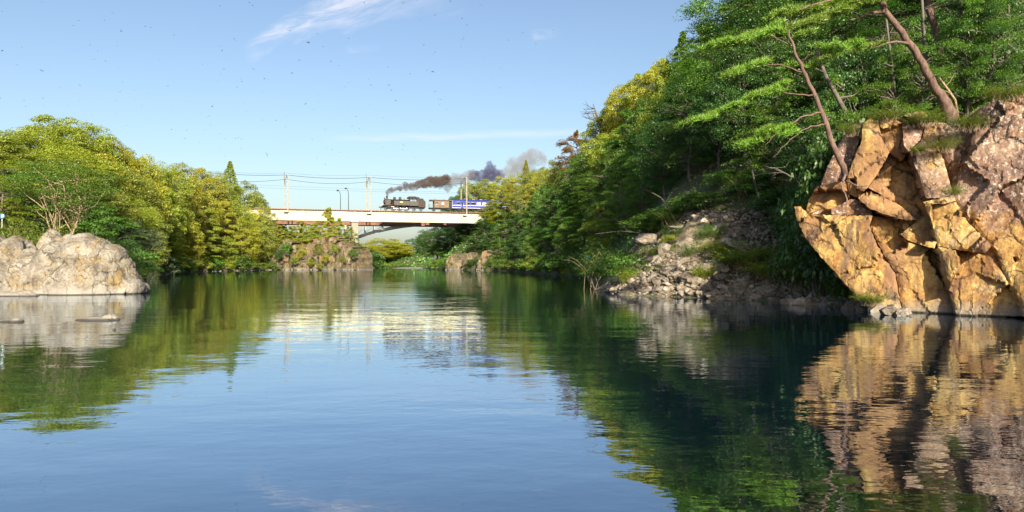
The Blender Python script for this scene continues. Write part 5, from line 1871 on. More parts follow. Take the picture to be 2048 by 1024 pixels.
M['curtain'] = paint('pale_blind', (.62, .62, .56), .8, 0, .15, 2)

bridge = empty('railway_bridge', BA, BANG)
tag(bridge, 'cream plate-girder railway bridge spanning the river above the arch', 'bridge')
L0, L1 = -26.0, 86.0
spans = [(-26, -2.05), (-2.0, 21.45), (21.5, 57.95), (58.0, 86)]
for a, b_ in spans:
    m = MB()
    m.box(((a + b_) / 2, -1.0, (GT + GB) / 2), (b_ - a, .05, GT - GB - .06))
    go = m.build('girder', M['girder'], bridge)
    f = MB()
    f.box(((a + b_) / 2, -1.02, GT), (b_ - a, .5, .07))
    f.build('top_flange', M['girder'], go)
    f = MB()
    f.box(((a + b_) / 2, -1.02, GB), (b_ - a, .5, .07))
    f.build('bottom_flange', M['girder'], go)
    n_ = int((b_ - a) / 1.9)
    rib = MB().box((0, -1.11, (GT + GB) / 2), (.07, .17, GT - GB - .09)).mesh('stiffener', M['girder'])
    for k in range(n_ + 1):
        o = obj('stiffener', rib, go)
        o.location.x = a + .15 + (b_ - a - .3) * k / n_
    m = MB()
    m.box(((a + b_) / 2, 1.0, (GT + GB) / 2), (b_ - a, .05, GT - GB))
    m.box(((a + b_) / 2, 1.02, GT + .002), (b_ - a, .5, .07))
    m.box(((a + b_) / 2, 1.02, GB), (b_ - a, .5, .07))
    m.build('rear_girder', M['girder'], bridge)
sl = MB().box((0, 0, GT + .16), (.24, 2.9, .22)).mesh('sleeper', M['sleeper'])
s = -24.0
while s < 84:
    o = obj('sleeper', sl, bridge)
    o.location.x = s
    s += .62
RAILZ = GT + .27 + .15
for sy in (-.53, .53):
    m = MB()
    m.box(((L0 + L1) / 2, sy, RAILZ - .02), (L1 - L0, .07, .05))
    m.box(((L0 + L1) / 2, sy, RAILZ - .08), (L1 - L0, .025, .10))
    m.box(((L0 + L1) / 2, sy, RAILZ - .138), (L1 - L0, .13, .022))
    m.build('rail', M['rail'], bridge)
m = MB()
m.box(((L0 + L1) / 2, -1.50, GT + .10), (L1 - L0, .06, .12))
m.build('guard_timber', M['sleeper'], bridge)
# small drain brackets on the web
br = MB().box((0, -1.16, GT - .55), (.5, .1, .06)).box((0, -1.14, GT - .8), (.06, .06, .5)).mesh('bracket', M['rust'])
for x_ in (612, 716, 780, 850, 895):
    o = obj('bracket', br, bridge)
    o.location.x = bx_at(x_)
# pier and abutments
m = MB()
m.prism([(-.9, -1.6), (.9, -1.6), (.9, 1.6), (-.9, 1.6)], 'z', 0.0, GB - .35)
m.box((0, 0, GB - .2), (2.2, 3.8, .30))
o = m.build('pier', M['concrete'], bridge, bevel=.05)
o.location.x = 21.5
m = MB()
m.box((60.5, 0, 9.5), (5, 5, 7.6))
m.build('abutment', M['concrete'], bridge, bevel=.05)
m = MB()
m.box((-5.0, 0, 9.5), (6, 5, 7.6))
m.build('abutment', M['concrete'], bridge, bevel=.05)

# --- arch road bridge behind
road = empty('arch_bridge', (BA.x, BA.y + 15.0, 0), BANG * .9)
tag(road, 'brown road bridge on a grey steel arch behind the railway bridge', 'bridge')
m = MB()
m.box((35, -2.4, 13.75), (110, .12, 1.5))
m.box((35, -2.45, 13.05), (110, .5, .08))
m.build('side_girder', M['rust_girder'], road)
m = MB()
m.box((35, 0, 14.45), (110, 5.6, .25))
m.build('deck', M['concrete'], road)
m = MB()
m.box((35, 2.4, 13.75), (110, .12, 1.5))
m.build('side_girder', M['rust_girder'], road)
AC, AH = 41.5, 25.5                             # arch crown and half span along the bridge
az = lambda s: 13.9 - 5.2 * ((s - AC) / AH) ** 2


for sy in (-2.0, 2.0):
    m = MB()
    N = 40
    pts = [AC - AH + 2 * AH * k / N for k in range(N + 1)]
    up = [(s_, az(s_) + .12) for s_ in pts]
    lo = [(s_, az(s_) - .62 - .25 * abs((s_ - AC) / AH)) for s_ in reversed(pts)]
    m.prism(up + lo, 'y', sy - .22, sy + .22)
    m.build('arch_rib', M['arch_steel'], road)
    for k in range(1, 7):
        s_ = AC - AH + k * 2.6
        if az(s_) > 12.7:
            break
        m = MB()
        m.box((s_, sy, (az(s_) + 13.0) / 2), (.22, .22, 13.0 - az(s_)))
        m.build('spandrel_post', M['arch_steel'], road)
    m = MB()
    for k in range(1, 4):
        a, b_ = AC - AH + k * 2.6, AC - AH + (k + 1) * 2.6
        m.tube([(a, sy, az(a) + .2), (b_, sy, 12.9)], .05, 5)
    m.build('brace', M['arch_steel'], road)
m = MB()
m.box((AC - AH - 1.0, 0, 4.6), (3.0, 6.2, 9.6))
m.build('footing', M['concrete'], road)
m = MB()
m.box((AC - AH - .5, 0, 11.2), (.7, 5.0, 3.6))
m.build('end_post', M['arch_steel'], road)

# --- street lamps on the road bridge
for (xx, yt, lab) in [(681, 381, 'left of two dark street lamps beside the tracks on the bridge'), (697, 377, 'right and taller of two dark street lamps on the bridge')]:
    D_ = 210.0
    base = P(xx, 430, D_)
    base.z = 14.5
    top = P(xx, yt, D_).z
    e_ = empty('street_lamp', base)
    tag(e_, lab, 'street lamp', 'street lamps on the bridge')
    h_ = top - 14.5
    m = MB()
    m.tube([(0, 0, 0), (0, 0, h_ * .45), (0, 0, h_ * .8), (-.08, 0, h_ * .9), (-.35, 0, h_ * .97), (-.6, 0, h_)], [.13, .11, .09, .085, .08, .07], 8)
    m.build('pole', M['dark_metal'], e_, smooth=True)
    m = MB()
    m.tube([(-.5, 0, h_ + .02), (-.7, 0, h_ + .04), (-1.0, 0, h_ - .02), (-1.15, 0, h_ - .12)], [.10, .24, .26, .08], 10)
    m.build('lamp_head', M['dark_metal'], e_, smooth=True)

# --- catenary masts
MASTS = []
for (xx, yt, yc, lab) in [(573, 342, 350, 'left concrete twin-leg catenary mast on the railway bridge'), (738, 346, 355, 'middle concrete twin-leg catenary mast in front of the locomotive'),
                          (928, 350, 356, 'right concrete twin-leg catenary mast standing before the blue coach')]:
    s_ = bx_at(xx)
    p0 = BA + bdir * s_
    D_ = p0.y
    zt, zc = P(xx, yt, D_).z, P(xx, yc, D_).z
    e_ = empty('catenary_mast', (p0.x, p0.y, 0), BANG)
    tag(e_, lab, 'mast', 'catenary masts')
    MASTS.append((s_, zt, zc))
    for dx, ys_ in ((-.42, 1.9), (.42, -1.75)):
        m = MB()
        zb = GT - .05 if ys_ > 0 else GT - .55
        m.tube([(dx, ys_, zb), (dx, ys_, zc)], [.17, .13], 4)
        leg = m.build('leg', M['pole'], e_)
        mm = MB()
        z_ = GT + .6
        k = 0
        while z_ < zc - .3:
            mm.box((dx, ys_ - .14, z_), (.09, .04, .16))
            z_ += .62
            k += 1
        mm.build('step_holes', M['concrete'], leg)
    m = MB()
    m.box((0, 0, zc - .15), (.14, 3.9, .16))
    m.tube([(-.42, 1.9, zc - 1.0), (.42, -1.75, zc - .3)], .05, 5)
    m.build('cross_beam', M['pole'], e_)
    m = MB()
    m.tube([(-.62, 1.7, zc - 2.4), (-.62, 1.7, zt)], [.06, .035], 6)
    m.build('earth_rod', M['dark_metal'], e_)
    for k in range(3):
        zz = zc - .7 - k * .55
        m = MB()
        m.box((-.1, -.6, zz), (.8, .09, .09))
        m.tube([(-.55, -.6, zz), (-.55, -.6, zz + .28)], .07, 6)
        m.tube([(.15, -.6, zz), (.3, -.6, zz - .35)], .06, 6)
        m.build('insulator_arm', M['dark_metal'], e_)
    m = MB()
    m.box((-.1, -1.55, GT - .45), (1.1, .9, .40))
    m.build('bracket', M['arch_steel'], e_)


def wire(label, pts, sag, r, y_off):
    """pts: list of (s, z) on the bridge line"""
    m = MB()
    path = []
    for (s0, z0), (s1, z1) in zip(pts[:-1], pts[1:]):
        for k in range(12):
            f_ = k / 12
            path.append((s0 + (s1 - s0) * f_, y_off, z0 + (z1 - z0) * f_ - sag * 4 * f_ * (1 - f_)))
    path.append((pts[-1][0], y_off, pts[-1][1]))
    m.tube(path, r, 5)
    o = m.build('overhead_wire', M['wire'], None, smooth=True)
    o.location = BA
    o.rotation_euler.z = BANG
    tag(o, label, 'wire', 'overhead wires')


(sa, za, ca_), (sb, zb_, cb_), (sc, zc_, cc_) = MASTS
wire('thick upper overhead wire hung between the masts', [(sa - 24, ca_ + .3), (sa, ca_ - .05), (sb, cb_ - .05), (sc, cc_ - .2), (sc + 26, cc_ - .4)], .55, .06, -.6)
wire('sagging lower overhead wire below the thick one', [(sa - 24, ca_ - 1.6), (sa, ca_ - 1.2), (sb, cb_ - 1.2), (sc, cc_ - 1.5), (sc + 26, cc_ - 1.7)], .85, .05, -.5)
wire('topmost thin wire running along the mast tips', [(sa - 24, za - .3), (sa, za - .35), (sb, zb_ - .35), (sc, zc_ - .3), (sc + 26, zc_ - .3)], .4, .022, 1.7)
wire('upper of two faint contact wires above the track', [(sa - 24, ca_ - 2.7), (sc + 26, ca_ - 3.4)], .2, .02, 0.0)
wire('lower of two faint contact wires above the track', [(sa - 24, ca_ - 3.5), (sc + 26, ca_ - 3.9)], .1, .02, .05)


# ------------------------------------------------------------------ train (local x runs to the rear, y away from the viewer)
def on_track(name, x_px):
    s_ = bx_at(x_px)
    p = BA + bdir * s_
    return empty(name, (p.x, p.y, RAILZ + .005), BANG)


def wheel_mesh(r, w=.12, spokes=10, name='wheel', mat='loco_black'):
    m = MB()
    N = 24
    prof = [(r, -w / 2), (r, w / 2), (r * .86, w / 2), (r * .86, -w / 2)]
    vv, ff = [], []
    for k in range(N):
        a = 2 * math.pi * k / N
        for (rr, yy) in prof:
            vv.append((rr * math.cos(a), yy, rr * math.sin(a)))
    for k in range(N):
        for j in range(4):
            ff.append((k * 4 + j, k * 4 + (j + 1) % 4, ((k + 1) % N) * 4 + (j + 1) % 4, ((k + 1) % N) * 4 + j))
    m.add(vv, ff)
    m.cyl((0, -w / 2, 0), (0, w / 2, 0), r * .2, 10)
    for k in range(spokes):
        a = 2 * math.pi * k / spokes
        m.tube([(0, 0, 0), (r * .9 * math.cos(a), 0, r * .9 * math.sin(a))], r * .055, 4)
    return m.mesh(name, M[mat])


loco = on_track('steam_locomotive', 762)
loco.scale = (1.06, 1.0, 1.06)
tag(loco, 'black steam tank locomotive heading left across the bridge, smoke from its chimney', 'locomotive')
K = 'loco_black'
MB().cyl((2.55, 0, 2.30), (7.6, 0, 2.30), .72, 28).build('boiler', M[K], loco, smooth=True)
m = MB().cyl((.95, 0, 2.28), (2.56, 0, 2.28), .80, 28)
sb_ = m.build('smokebox', M['smokebox'], loco, smooth=True)
MB().tube([(.62, 0, 2.28), (.80, 0, 2.28), (.96, 0, 2.28)], [.34, .66, .77], 24).build('smokebox_door', M[K], sb_, smooth=True)
for z_ in (1.95, 2.6):
    MB().box((.72, -.30, z_), (.08, .5, .07)).build('hinge', M['loco_dirt'], sb_)
MB().box((1.75, -.87, 2.0), (1.35, .06, 1.5)).box((1.75, .87, 2.0), (1.35, .06, 1.5)).build('smoke_deflector', M['smokebox'], loco)
MB().tube([(1.55, 0, 2.9), (1.55, 0, 3.12), (1.55, 0, 3.65), (1.55, 0, 3.74), (1.55, 0, 3.88)], [.38, .24, .22, .29, .28], 16).build('chimney', M[K], loco, smooth=True)
for x_, nm in ((3.55, 'sand_dome'), (5.0, 'steam_dome')):
    MB().tube([(x_, 0, 2.85), (x_, 0, 3.1), (x_, 0, 3.5), (x_, 0, 3.64), (x_, 0, 3.70)], [.44, .37, .36, .28, .08], 18).build(nm, M['loco_dirt'] if 'sand' in nm else K and M[K], loco, smooth=True)
MB().cyl((5.85, -.2, 2.9), (5.85, -.2, 3.38), .07, 8).cyl((6.15, .1, 2.9), (6.15, .1, 3.45), .08, 8).build('safety_valve', M['brass'], loco)
MB().cyl((1.1, 0, 3.0), (1.1, 0, 3.28), .05, 8).cyl((.78, 0, 3.28), (1.02, 0, 3.28), .17, 14).build('headlight', M['loco_dirt'], loco, smooth=True)
for sy in (-1, 1):
    m = MB()
    m.box((5.35, sy * 1.12, 2.02), (4.2, .62, 1.22))
    tk = m.build('side_tank', M[K], loco, bevel=.05)
    if sy < 0:
        MB().box((5.2, -1.445, 2.25), (.75, .02, .17)).build('number_plate', M['brass'], tk)
        MB().box((5.35, -1.44, 2.55), (4.0, .02, .03)).build('lining', M['loco_dirt'], tk)
m = MB()
m.box((4.9, 0, 1.36), (9.0, 2.7, .08))
m.build('running_board', M['loco_dirt'], loco)
# cab with real openings
cab = MB()
for sy in (-1.36, 1.36):
    cab.box((8.6, sy, 1.95), (2.3, .06, 1.2))
    cab.box((7.52, sy, 2.9), (.14, .06, .72))
    cab.box((8.62, sy, 2.9), (.12, .06, .72))
    cab.box((9.66, sy, 2.9), (.18, .06, .72))
    cab.box((8.6, sy, 3.34), (2.3, .06, .18))
cab.box((7.48, 0, 2.3), (.06, 2.66, 2.0))
cab.box((9.72, 0, 2.0), (.06, 2.66, 1.3))
cab.box((9.72, 0, 3.3), (.06, 2.66, .2))
co = cab.build('cab', M[K], loco)
rf = [(-1.5 + 3.0 * k / 10, 3.42 + .34 * math.sin(math.pi * k / 10)) for k in range(11)]
MB().prism(rf + [(1.5, 3.36), (-1.5, 3.36)], 'x', 6.95, 10.0).build('cab_roof', M[K], co)
MB().prism([(-.7, 3.66), (.7, 3.66), (.7, 3.92), (-.7, 3.92)], 'x', 7.3, 9.3).build('roof_vent', M[K], co, bevel=.06)
for x_ in (8.05, 9.15):
    MB().box((x_, -1.35, 2.9), (.85, .015, .06)).build('window_bar', M['loco_dirt'], co)
m = MB()
m.prism([(9.78, .95), (11.65, .95), (11.65, 2.55), (11.2, 2.95), (10.4, 3.15), (9.78, 3.15)], 'y', -1.32, 1.32)
bk = m.build('coal_bunker', M['loco_dirt'], loco, bevel=.04)
m = MB()
m.box((10.5, 0, 3.2), (1.3, 2.0, .35))
m.build('coal_heap', M['underframe'], bk, bevel=.12)
MB().box((5.9, 0, .98), (11.2, 1.1, .55)).build('frame', M['underframe'], loco)
for sy in (-1, 1):
    cy = MB().cyl((1.55, sy * 1.05, .88), (2.55, sy * 1.05, .88), .33, 16).cyl((1.6, sy * 1.02, 1.33), (2.5, sy * 1.02, 1.33), .2, 12)
    cy.build('cylinder', M['loco_dirt'], loco, smooth=True)
m = MB().box((.15, 0, .98), (.14, 2.6, .42)).box((.6, 0, 1.22), (.9, 2.4, .06))
fb = m.build('buffer_beam', M['loco_dirt'], loco)
m = MB()
for sy in (-.75, .75):
    m.tube([(.1, sy, .8), (-.05, sy, .45), (-.1, sy, .2)], .05, 6)
m.box((-.25, 0, .88), (.6, .25, .28))
m.build('coupler', M['underframe'], fb)
m = MB()
for sy in (-1.15, 1.15):
    m.tube([(.15, sy, 1.2), (.15, sy, 1.95)], .025, 5)
m.tube([(.15, -1.15, 1.9), (.15, 1.15, 1.9)], .025, 5)
m.build('handrail', M['rod_steel'], fb)
DW, LW = wheel_mesh(.76, .13, 12, 'driving_wheel'), wheel_mesh(.43, .12, 8, 'carrying_wheel')
for sy in (-.6, .6):
    for x_ in (3.3, 5.0, 6.7):
        o = obj('driving_wheel', DW, loco, (x_, sy, .76))
        MB().cyl((0, -.09 if sy < 0 else .09, 0), (0, -.16 if sy < 0 else .16, 0), .12, 8).build('hub', M['rod_steel'], o)
    for x_ in (1.25, 8.75, 10.6):
        obj('carrying_wheel', LW, loco, (x_, sy, .43))
    yy = sy * 1.28
    m = MB().box((5.0, yy, .58), (3.6, .06, .13))
    m.build('coupling_rod', M['rod_steel'], loco)
    m = MB().tube([(2.5, yy * 1.08, .88), (3.2, yy * 1.08, .86)], .04, 6).tube([(3.1, yy * 1.08, .87), (5.0, yy * 1.08, .56)], .075, 6)
    m.tube([(2.9, yy * 1.1, 1.12), (3.9, yy * 1.1, 1.25)], .045, 5).tube([(3.9, yy * 1.1, 1.25), (5.0, yy * 1.1, .75)], .04, 5)
    m.box((2.95, yy * 1.06, 1.02), (.9, .06, .07))
    m.build('connecting_rod', M['rod_steel'], loco)
m = MB()
for sy in (-1, 1):
    m.tube([(2.6, sy * .80, 2.62), (7.4, sy * .80, 2.62)], .025, 5)
    m.tube([(3.0, sy * 1.2, 1.45), (3.0, sy * .85, 1.9)], .06, 6)
m.tube([(2.9, -.95, 1.42), (3.05, -.95, 2.1)], .14, 8)
m.build('pipework', M['loco_dirt'], loco)

# --- brake van
van = on_track('brake_van', 854)
tag(van, 'small brown brake van with open end platforms coupled behind the locomotive', 'brake van')
W2 = 1.28
body = MB()
for sy in (-W2, W2):
    body.box((4.0, sy, 1.55), (4.2, .07, .95))
    body.box((4.0, sy, 2.88), (4.2, .07, .42))
    for xa, xb in ((1.9, 2.25), (2.95, 4.05), (4.65, 6.1)):
        body.box(((xa + xb) / 2, sy, 2.345), (xb - xa, .07, .64))
for x_ in (1.92, 6.08):
    body.box((x_, -.85, 2.1), (.06, .8, 1.95))
    body.box((x_, .85, 2.1), (.06, .8, 1.95))
    body.box((x_, 0, 2.95), (.06, .9, .28))
bo = body.build('body', M['van_brown'], van)
for xa, xb in ((2.25, 2.95), (4.05, 4.65)):
    w_ = MB().box(((xa + xb) / 2, -W2 + .01, 2.345), (xb - xa, .02, .64)).build('window', M['glass'] if xa < 3 else M['curtain'], bo)
    MB().box(((xa + xb) / 2, -W2 - .045, 2.345), (.05, .03, .64)).box(((xa + xb) / 2, -W2 - .05, 2.01), (xb - xa + .1, .06, .05)).build('frame', M['white'], w_)
MB().box((4.0, -W2 - .05, 1.5), (1.6, .02, .22)).build('lettering_panel', M['van_roof'], bo)
rf = [(-1.48 + 2.96 * k / 10, 3.12 + .30 * math.sin(math.pi * k / 10)) for k in range(11)]
MB().prism(rf + [(1.48, 3.05), (-1.48, 3.05)], 'x', .75, 7.0).build('roof', M['van_roof'], van)
MB().cyl((2.2, -.4, 3.3), (2.2, -.4, 3.75), .09, 8).box((4.9, 0, 3.48), (.3, .3, .18)).build('roof_vent', M['van_roof'], van)
MB().box((4.0, 0, 1.0), (7.0, 2.4, .16)).box((4, -.9, .82), (6.6, .1, .22)).box((4, .9, .82), (6.6, .1, .22)).build('underframe', M['underframe'], van)
for x0_ in (.62, 7.3):
    m = MB()
    for sy in (-1.2, -.4, .4, 1.2):
        m.tube([(x0_, sy, 1.0), (x0_, sy, 1.95 if abs(sy) < 1 else 3.1)], .03, 5)
    for z_ in (1.5, 1.95):
        m.tube([(x0_, -1.2, z_), (x0_, 1.2, z_)], .025, 5)
        m.tube([(x0_, -1.2, z_), (1.9 if x0_ < 3 else 6.1, -1.2, z_)], .025, 5)
    m.build('railing', M['van_brown'], van)
VW = wheel_mesh(.43, .12, 10, 'wheel', 'underframe')
for x_ in (1.9, 6.1):
    for sy in (-.6, .6):
        obj('wheel', VW, van, (x_, sy, .43))
    MB().box((x_, -.98, .62), (.9, .08, .3)).build('axle_guard', M['underframe'], van)

# --- blue coach
coach = on_track('passenger_coach', 903)
tag(coach, 'blue passenger coach with white stripes, its far end behind the trees', 'coach')
CL = 20.0
WZ0, WZ1 = 2.02, 2.78
body = MB()
wins = [(1.35, 2.1)] + [(3.9 + 1.62 * k, 5.05 + 1.62 * k) for k in range(9)]
for sy in (-1.42, 1.42):
    body.box((CL / 2, sy, 1.50), (CL, .06, WZ0 - .98))
    body.box((CL / 2, sy, 3.02), (CL, .06, .48))
    xs_ = [0.0] + [k for w_ in wins for k in w_] + [CL]
    for a, b_ in zip(xs_[::2], xs_[1::2]):
        body.box(((a + b_) / 2, sy, (WZ0 + WZ1) / 2), (b_ - a, .06, WZ1 - WZ0))
for x_ in (.03, CL - .03):
    body.box((x_, 0, 2.1), (.06, 2.80, 2.25))
bo = body.build('body', M['coach_blue'], coach)
for k, (a, b_) in enumerate(wins):
    w_ = MB().box(((a + b_) / 2, -1.405, (WZ0 + WZ1) / 2), (b_ - a, .015, WZ1 - WZ0)).build('window', M['curtain'] if k in (3, 4) else M['glass'], bo)
    MB().box(((a + b_) / 2, -1.452, WZ1), (b_ - a + .1, .02, .05)).box(((a + b_) / 2, -1.452, WZ0), (b_ - a + .1, .02, .05)).build('frame', M['rod_steel'], w_)
MB().box((CL / 2, -1.455, 1.86), (CL - .1, .012, .10)).build('stripe', M['white'], bo)
MB().box((CL / 2, -1.455, 1.13), (CL - .1, .012, .09)).build('stripe', M['white'], bo)
dr = MB().box((2.85, -1.46, 1.95), (.78, .03, 1.78)).build('door', M['coach_blue'], bo)
MB().box((2.85, -1.48, 2.4), (.42, .012, .62)).build('pane', M['glass'], dr)
MB().box((2.5, -1.485, 1.9), (.05, .03, .9)).box((3.2, -1.485, 1.9), (.05, .03, .9)).build('handrail', M['rod_steel'], dr)
MB().box((.02, -1.1, 2.1), (.12, .5, 2.2)).build('end_strip', M['white'], bo)
rf = [(-1.46 + 2.92 * k / 12, 3.24 + .42 * math.sin(math.pi * k / 12)) for k in range(13)]
MB().prism(rf + [(1.46, 3.2), (-1.46, 3.2)], 'x', 0, CL).build('roof', M['coach_blue'], coach)
for x_ in (4.2, 6.4, 8.6, 12, 15):
    MB().box((x_, 0, 3.74), (.9, 1.1, .25)).build('roof_vent', M['coach_roof'], coach, bevel=.05)
MB().box((CL / 2, 0, .92), (CL - .4, 2.6, .22)).box((8.5, -.9, .62), (2.4, .6, .5)).box((12, -.9, .62), (1.4, .6, .5)).build('underframe', M['underframe'], coach)
for x_ in (2.0, 4.1, 15.9, 18.0):
    for sy in (-.6, .6):
        obj('wheel', VW, coach, (x_, sy, .43))
for x_ in (3.05, 16.95):
    MB().box((x_, -.98, .6), (3.2, .12, .3)).cyl((x_ - 1.05, -1.06, .45), (x_ - 1.05, -1.14, .45), .16, 10).cyl((x_ + 1.05, -1.06, .45), (x_ + 1.05, -1.14, .45), .16, 10).build('bogie', M['underframe'], coach)


# ------------------------------------------------------------------ smoke
def smoke_mat(name, col, dens, scale):
    m, t, out = newmat(name)
    g = t.n('ShaderNodeNewGeometry')
    n1 = t.noise(g.outputs['Position'], scale, 4, .6)
    pv = t.n('ShaderNodeVolumePrincipled')
    pv.inputs['Color'].default_value = (*col, 1)
    t.l(t.math('MULTIPLY', t.ramp(n1, [(.38, (.22, .22, .22)), (.62, (1, 1, 1))]), dens), pv.inputs['Density'])
    t.l(pv.outputs[0], out.inputs['Volume'])
    return m


def puff(label, balls, mat, voxel, disp, seed, freq=.9):
    """balls: (x, y, D, radius m)"""
    bm = bmesh.new()
    for (x, y, D, r) in balls:
        bmesh.ops.create_icosphere(bm, subdivisions=3, radius=r, matrix=Matrix.Translation(P(x, y, D)) @ Matrix.Diagonal((1.15, 1, .9, 1)))
    me = bpy.data.meshes.new('smoke')
    bm.to_mesh(me)
    bm.free()
    tmp = bpy.data.objects.new('tmp', me)
    COL.objects.link(tmp)
    md = tmp.modifiers.new('r', 'REMESH')
    md.mode = 'VOXEL'
    md.voxel_size = voxel
    dg = bpy.context.evaluated_depsgraph_get()
    me2 = bpy.data.meshes.new_from_object(tmp.evaluated_get(dg))
    bpy.data.objects.remove(tmp)
    me2.name = 'smoke'
    bm = bmesh.new()
    bm.from_mesh(me2)
    bm.normal_update()
    new = [v.co + v.normal * disp * (abs(mnoise.noise(v.co * freq + Vector((seed, 0, 0)))) * 2.2 + abs(mnoise.noise(v.co * freq * 2.4)) - .75) for v in bm.verts]
    for v, p in zip(bm.verts, new):
        v.co = p
    bm.to_mesh(me2)
    bm.free()
    me2.materials.clear()
    me2.materials.append(mat)
    o = obj('smoke', me2)
    tag(o, label, 'smoke', kind='stuff')
    return o


rs = np.random.default_rng(9)
chim = bx_at(762) + 1.64
cp = BA + bdir * chim
DS = cp.y
xs0 = cp.x / DS * FPX + 1024
path = [(xs0, 389.5, .34), (xs0 + 1.5, 386, .55), (xs0 + 4, 383, .7), (783, 380, .85), (790, 379, .8), (800, 376.5, .95), (812, 374, 1.1), (824, 372, 1.2), (836, 370, 1.35), (848, 367, 1.6), (860, 364.5, 1.7), (872, 363, 1.8), (882, 362, 1.7), (890, 359, 1.5)]
balls = []
for k, (x, y, r) in enumerate(path):
    balls.append((x, y, DS + k * .3, r))
    if k > 2:
        balls.append((x + rs.normal(0, 2.5), y + rs.normal(0, 2.5) - 2, DS + k * .3 + rs.normal(0, .5), r * .7))
puff('dense brown smoke streaming back from the locomotive chimney', balls, smoke_mat('smoke_brown', (.24, .18, .15), 1.7, .9), .22, .42, 1.0)
path = [(868, 366, 1.5), (876, 366, 1.7), (884, 362, 1.6), (893, 360, 1.9), (905, 363, 1.9), (917, 360, 1.9), (912, 352, 1.2), (928, 356, 1.8), (938, 350, 1.5), (943, 345, 1.0), (880, 370, 1.3), (895, 374, 1.4)]
puff('thin drifting smoke above the brake van trailing the dense plume', [(x, y, DS + 4 + k * .3, r) for k, (x, y, r) in enumerate(path)], smoke_mat('smoke_thin', (.36, .31, .29), .55, .7), .28, .55, 4.0)
path = [(950, 352, 2.2), (958, 354, 2.4), (968, 352, 2.6), (982, 350, 2.8), (994, 351, 2.4), (979, 341, 2.0), (984, 338, 1.6), (980, 332, 1.3), (978, 326, 1.0)]
puff('dark violet puff of smoke standing above the trees behind the coach', [(x, y, 251 + k * .2, r) for k, (x, y, r) in enumerate(path)], smoke_mat('smoke_dark', (.16, .14, .27), .8, .5), .3, .6, 7.0)
path = [(1004, 350, 2.6), (1020, 345, 3.2), (1034, 335, 3.4), (1028, 325, 2.6), (1045, 326, 3.2), (1060, 316, 3.4), (1070, 312, 3.0), (1078, 320, 2.8), (1050, 340, 3.5), (1066, 306, 2.2)]
puff('pale grey cloud of smoke over the golden trees at the right end', [(x, y, 258 + k * .2, r) for k, (x, y, r) in enumerate(path)], smoke_mat('smoke_grey', (.45, .42, .41), .34, .35), .4, .9, 11.0)

# ------------------------------------------------------------------ birds
birdm = paint('bird_dark', (.035, .04, .045), .7, 0, .2, 5)


def bird_mesh(kind):
    m = MB()
    # body along y (flight direction), wings along x
    m.tube([(0, -.5, 0), (0, -.36, .02), (0, -.1, .03), (0, .2, .01), (0, .42, 0)], [.02, .08, .12, .08, .02], 8)
    m.add([(-.06, .36, 0), (.06, .36, 0), (.13, .66, .01), (0, .52, .02), (-.13, .66, .01), (0, .4, -.015)],
          [(0, 1, 3), (1, 2, 3), (0, 3, 4), (0, 5, 1), (1, 5, 2), (5, 0, 4), (5, 3, 2), (5, 4, 3)])
    up = {0: .10, 1: .35, 2: -.12}[kind]
    for sx in (-1, 1):
        top = [(sx * .08, -.16, .06), (sx * .5, -.26, .06 + up), (sx * 1.0, -.02, up * 1.2), (sx * .5, .02, .04 + up), (sx * .08, .18, .05)]
        bot = [(x, y, z - .03) for x, y, z in top]
        n_ = 5
        m.add(top + bot, [(0, 1, 2, 3, 4), (9, 8, 7, 6, 5)] + [(k, (k + 1) % n_, (k + 1) % n_ + n_, k + n_) for k in range(n_)])
    return m.mesh('bird', birdm)


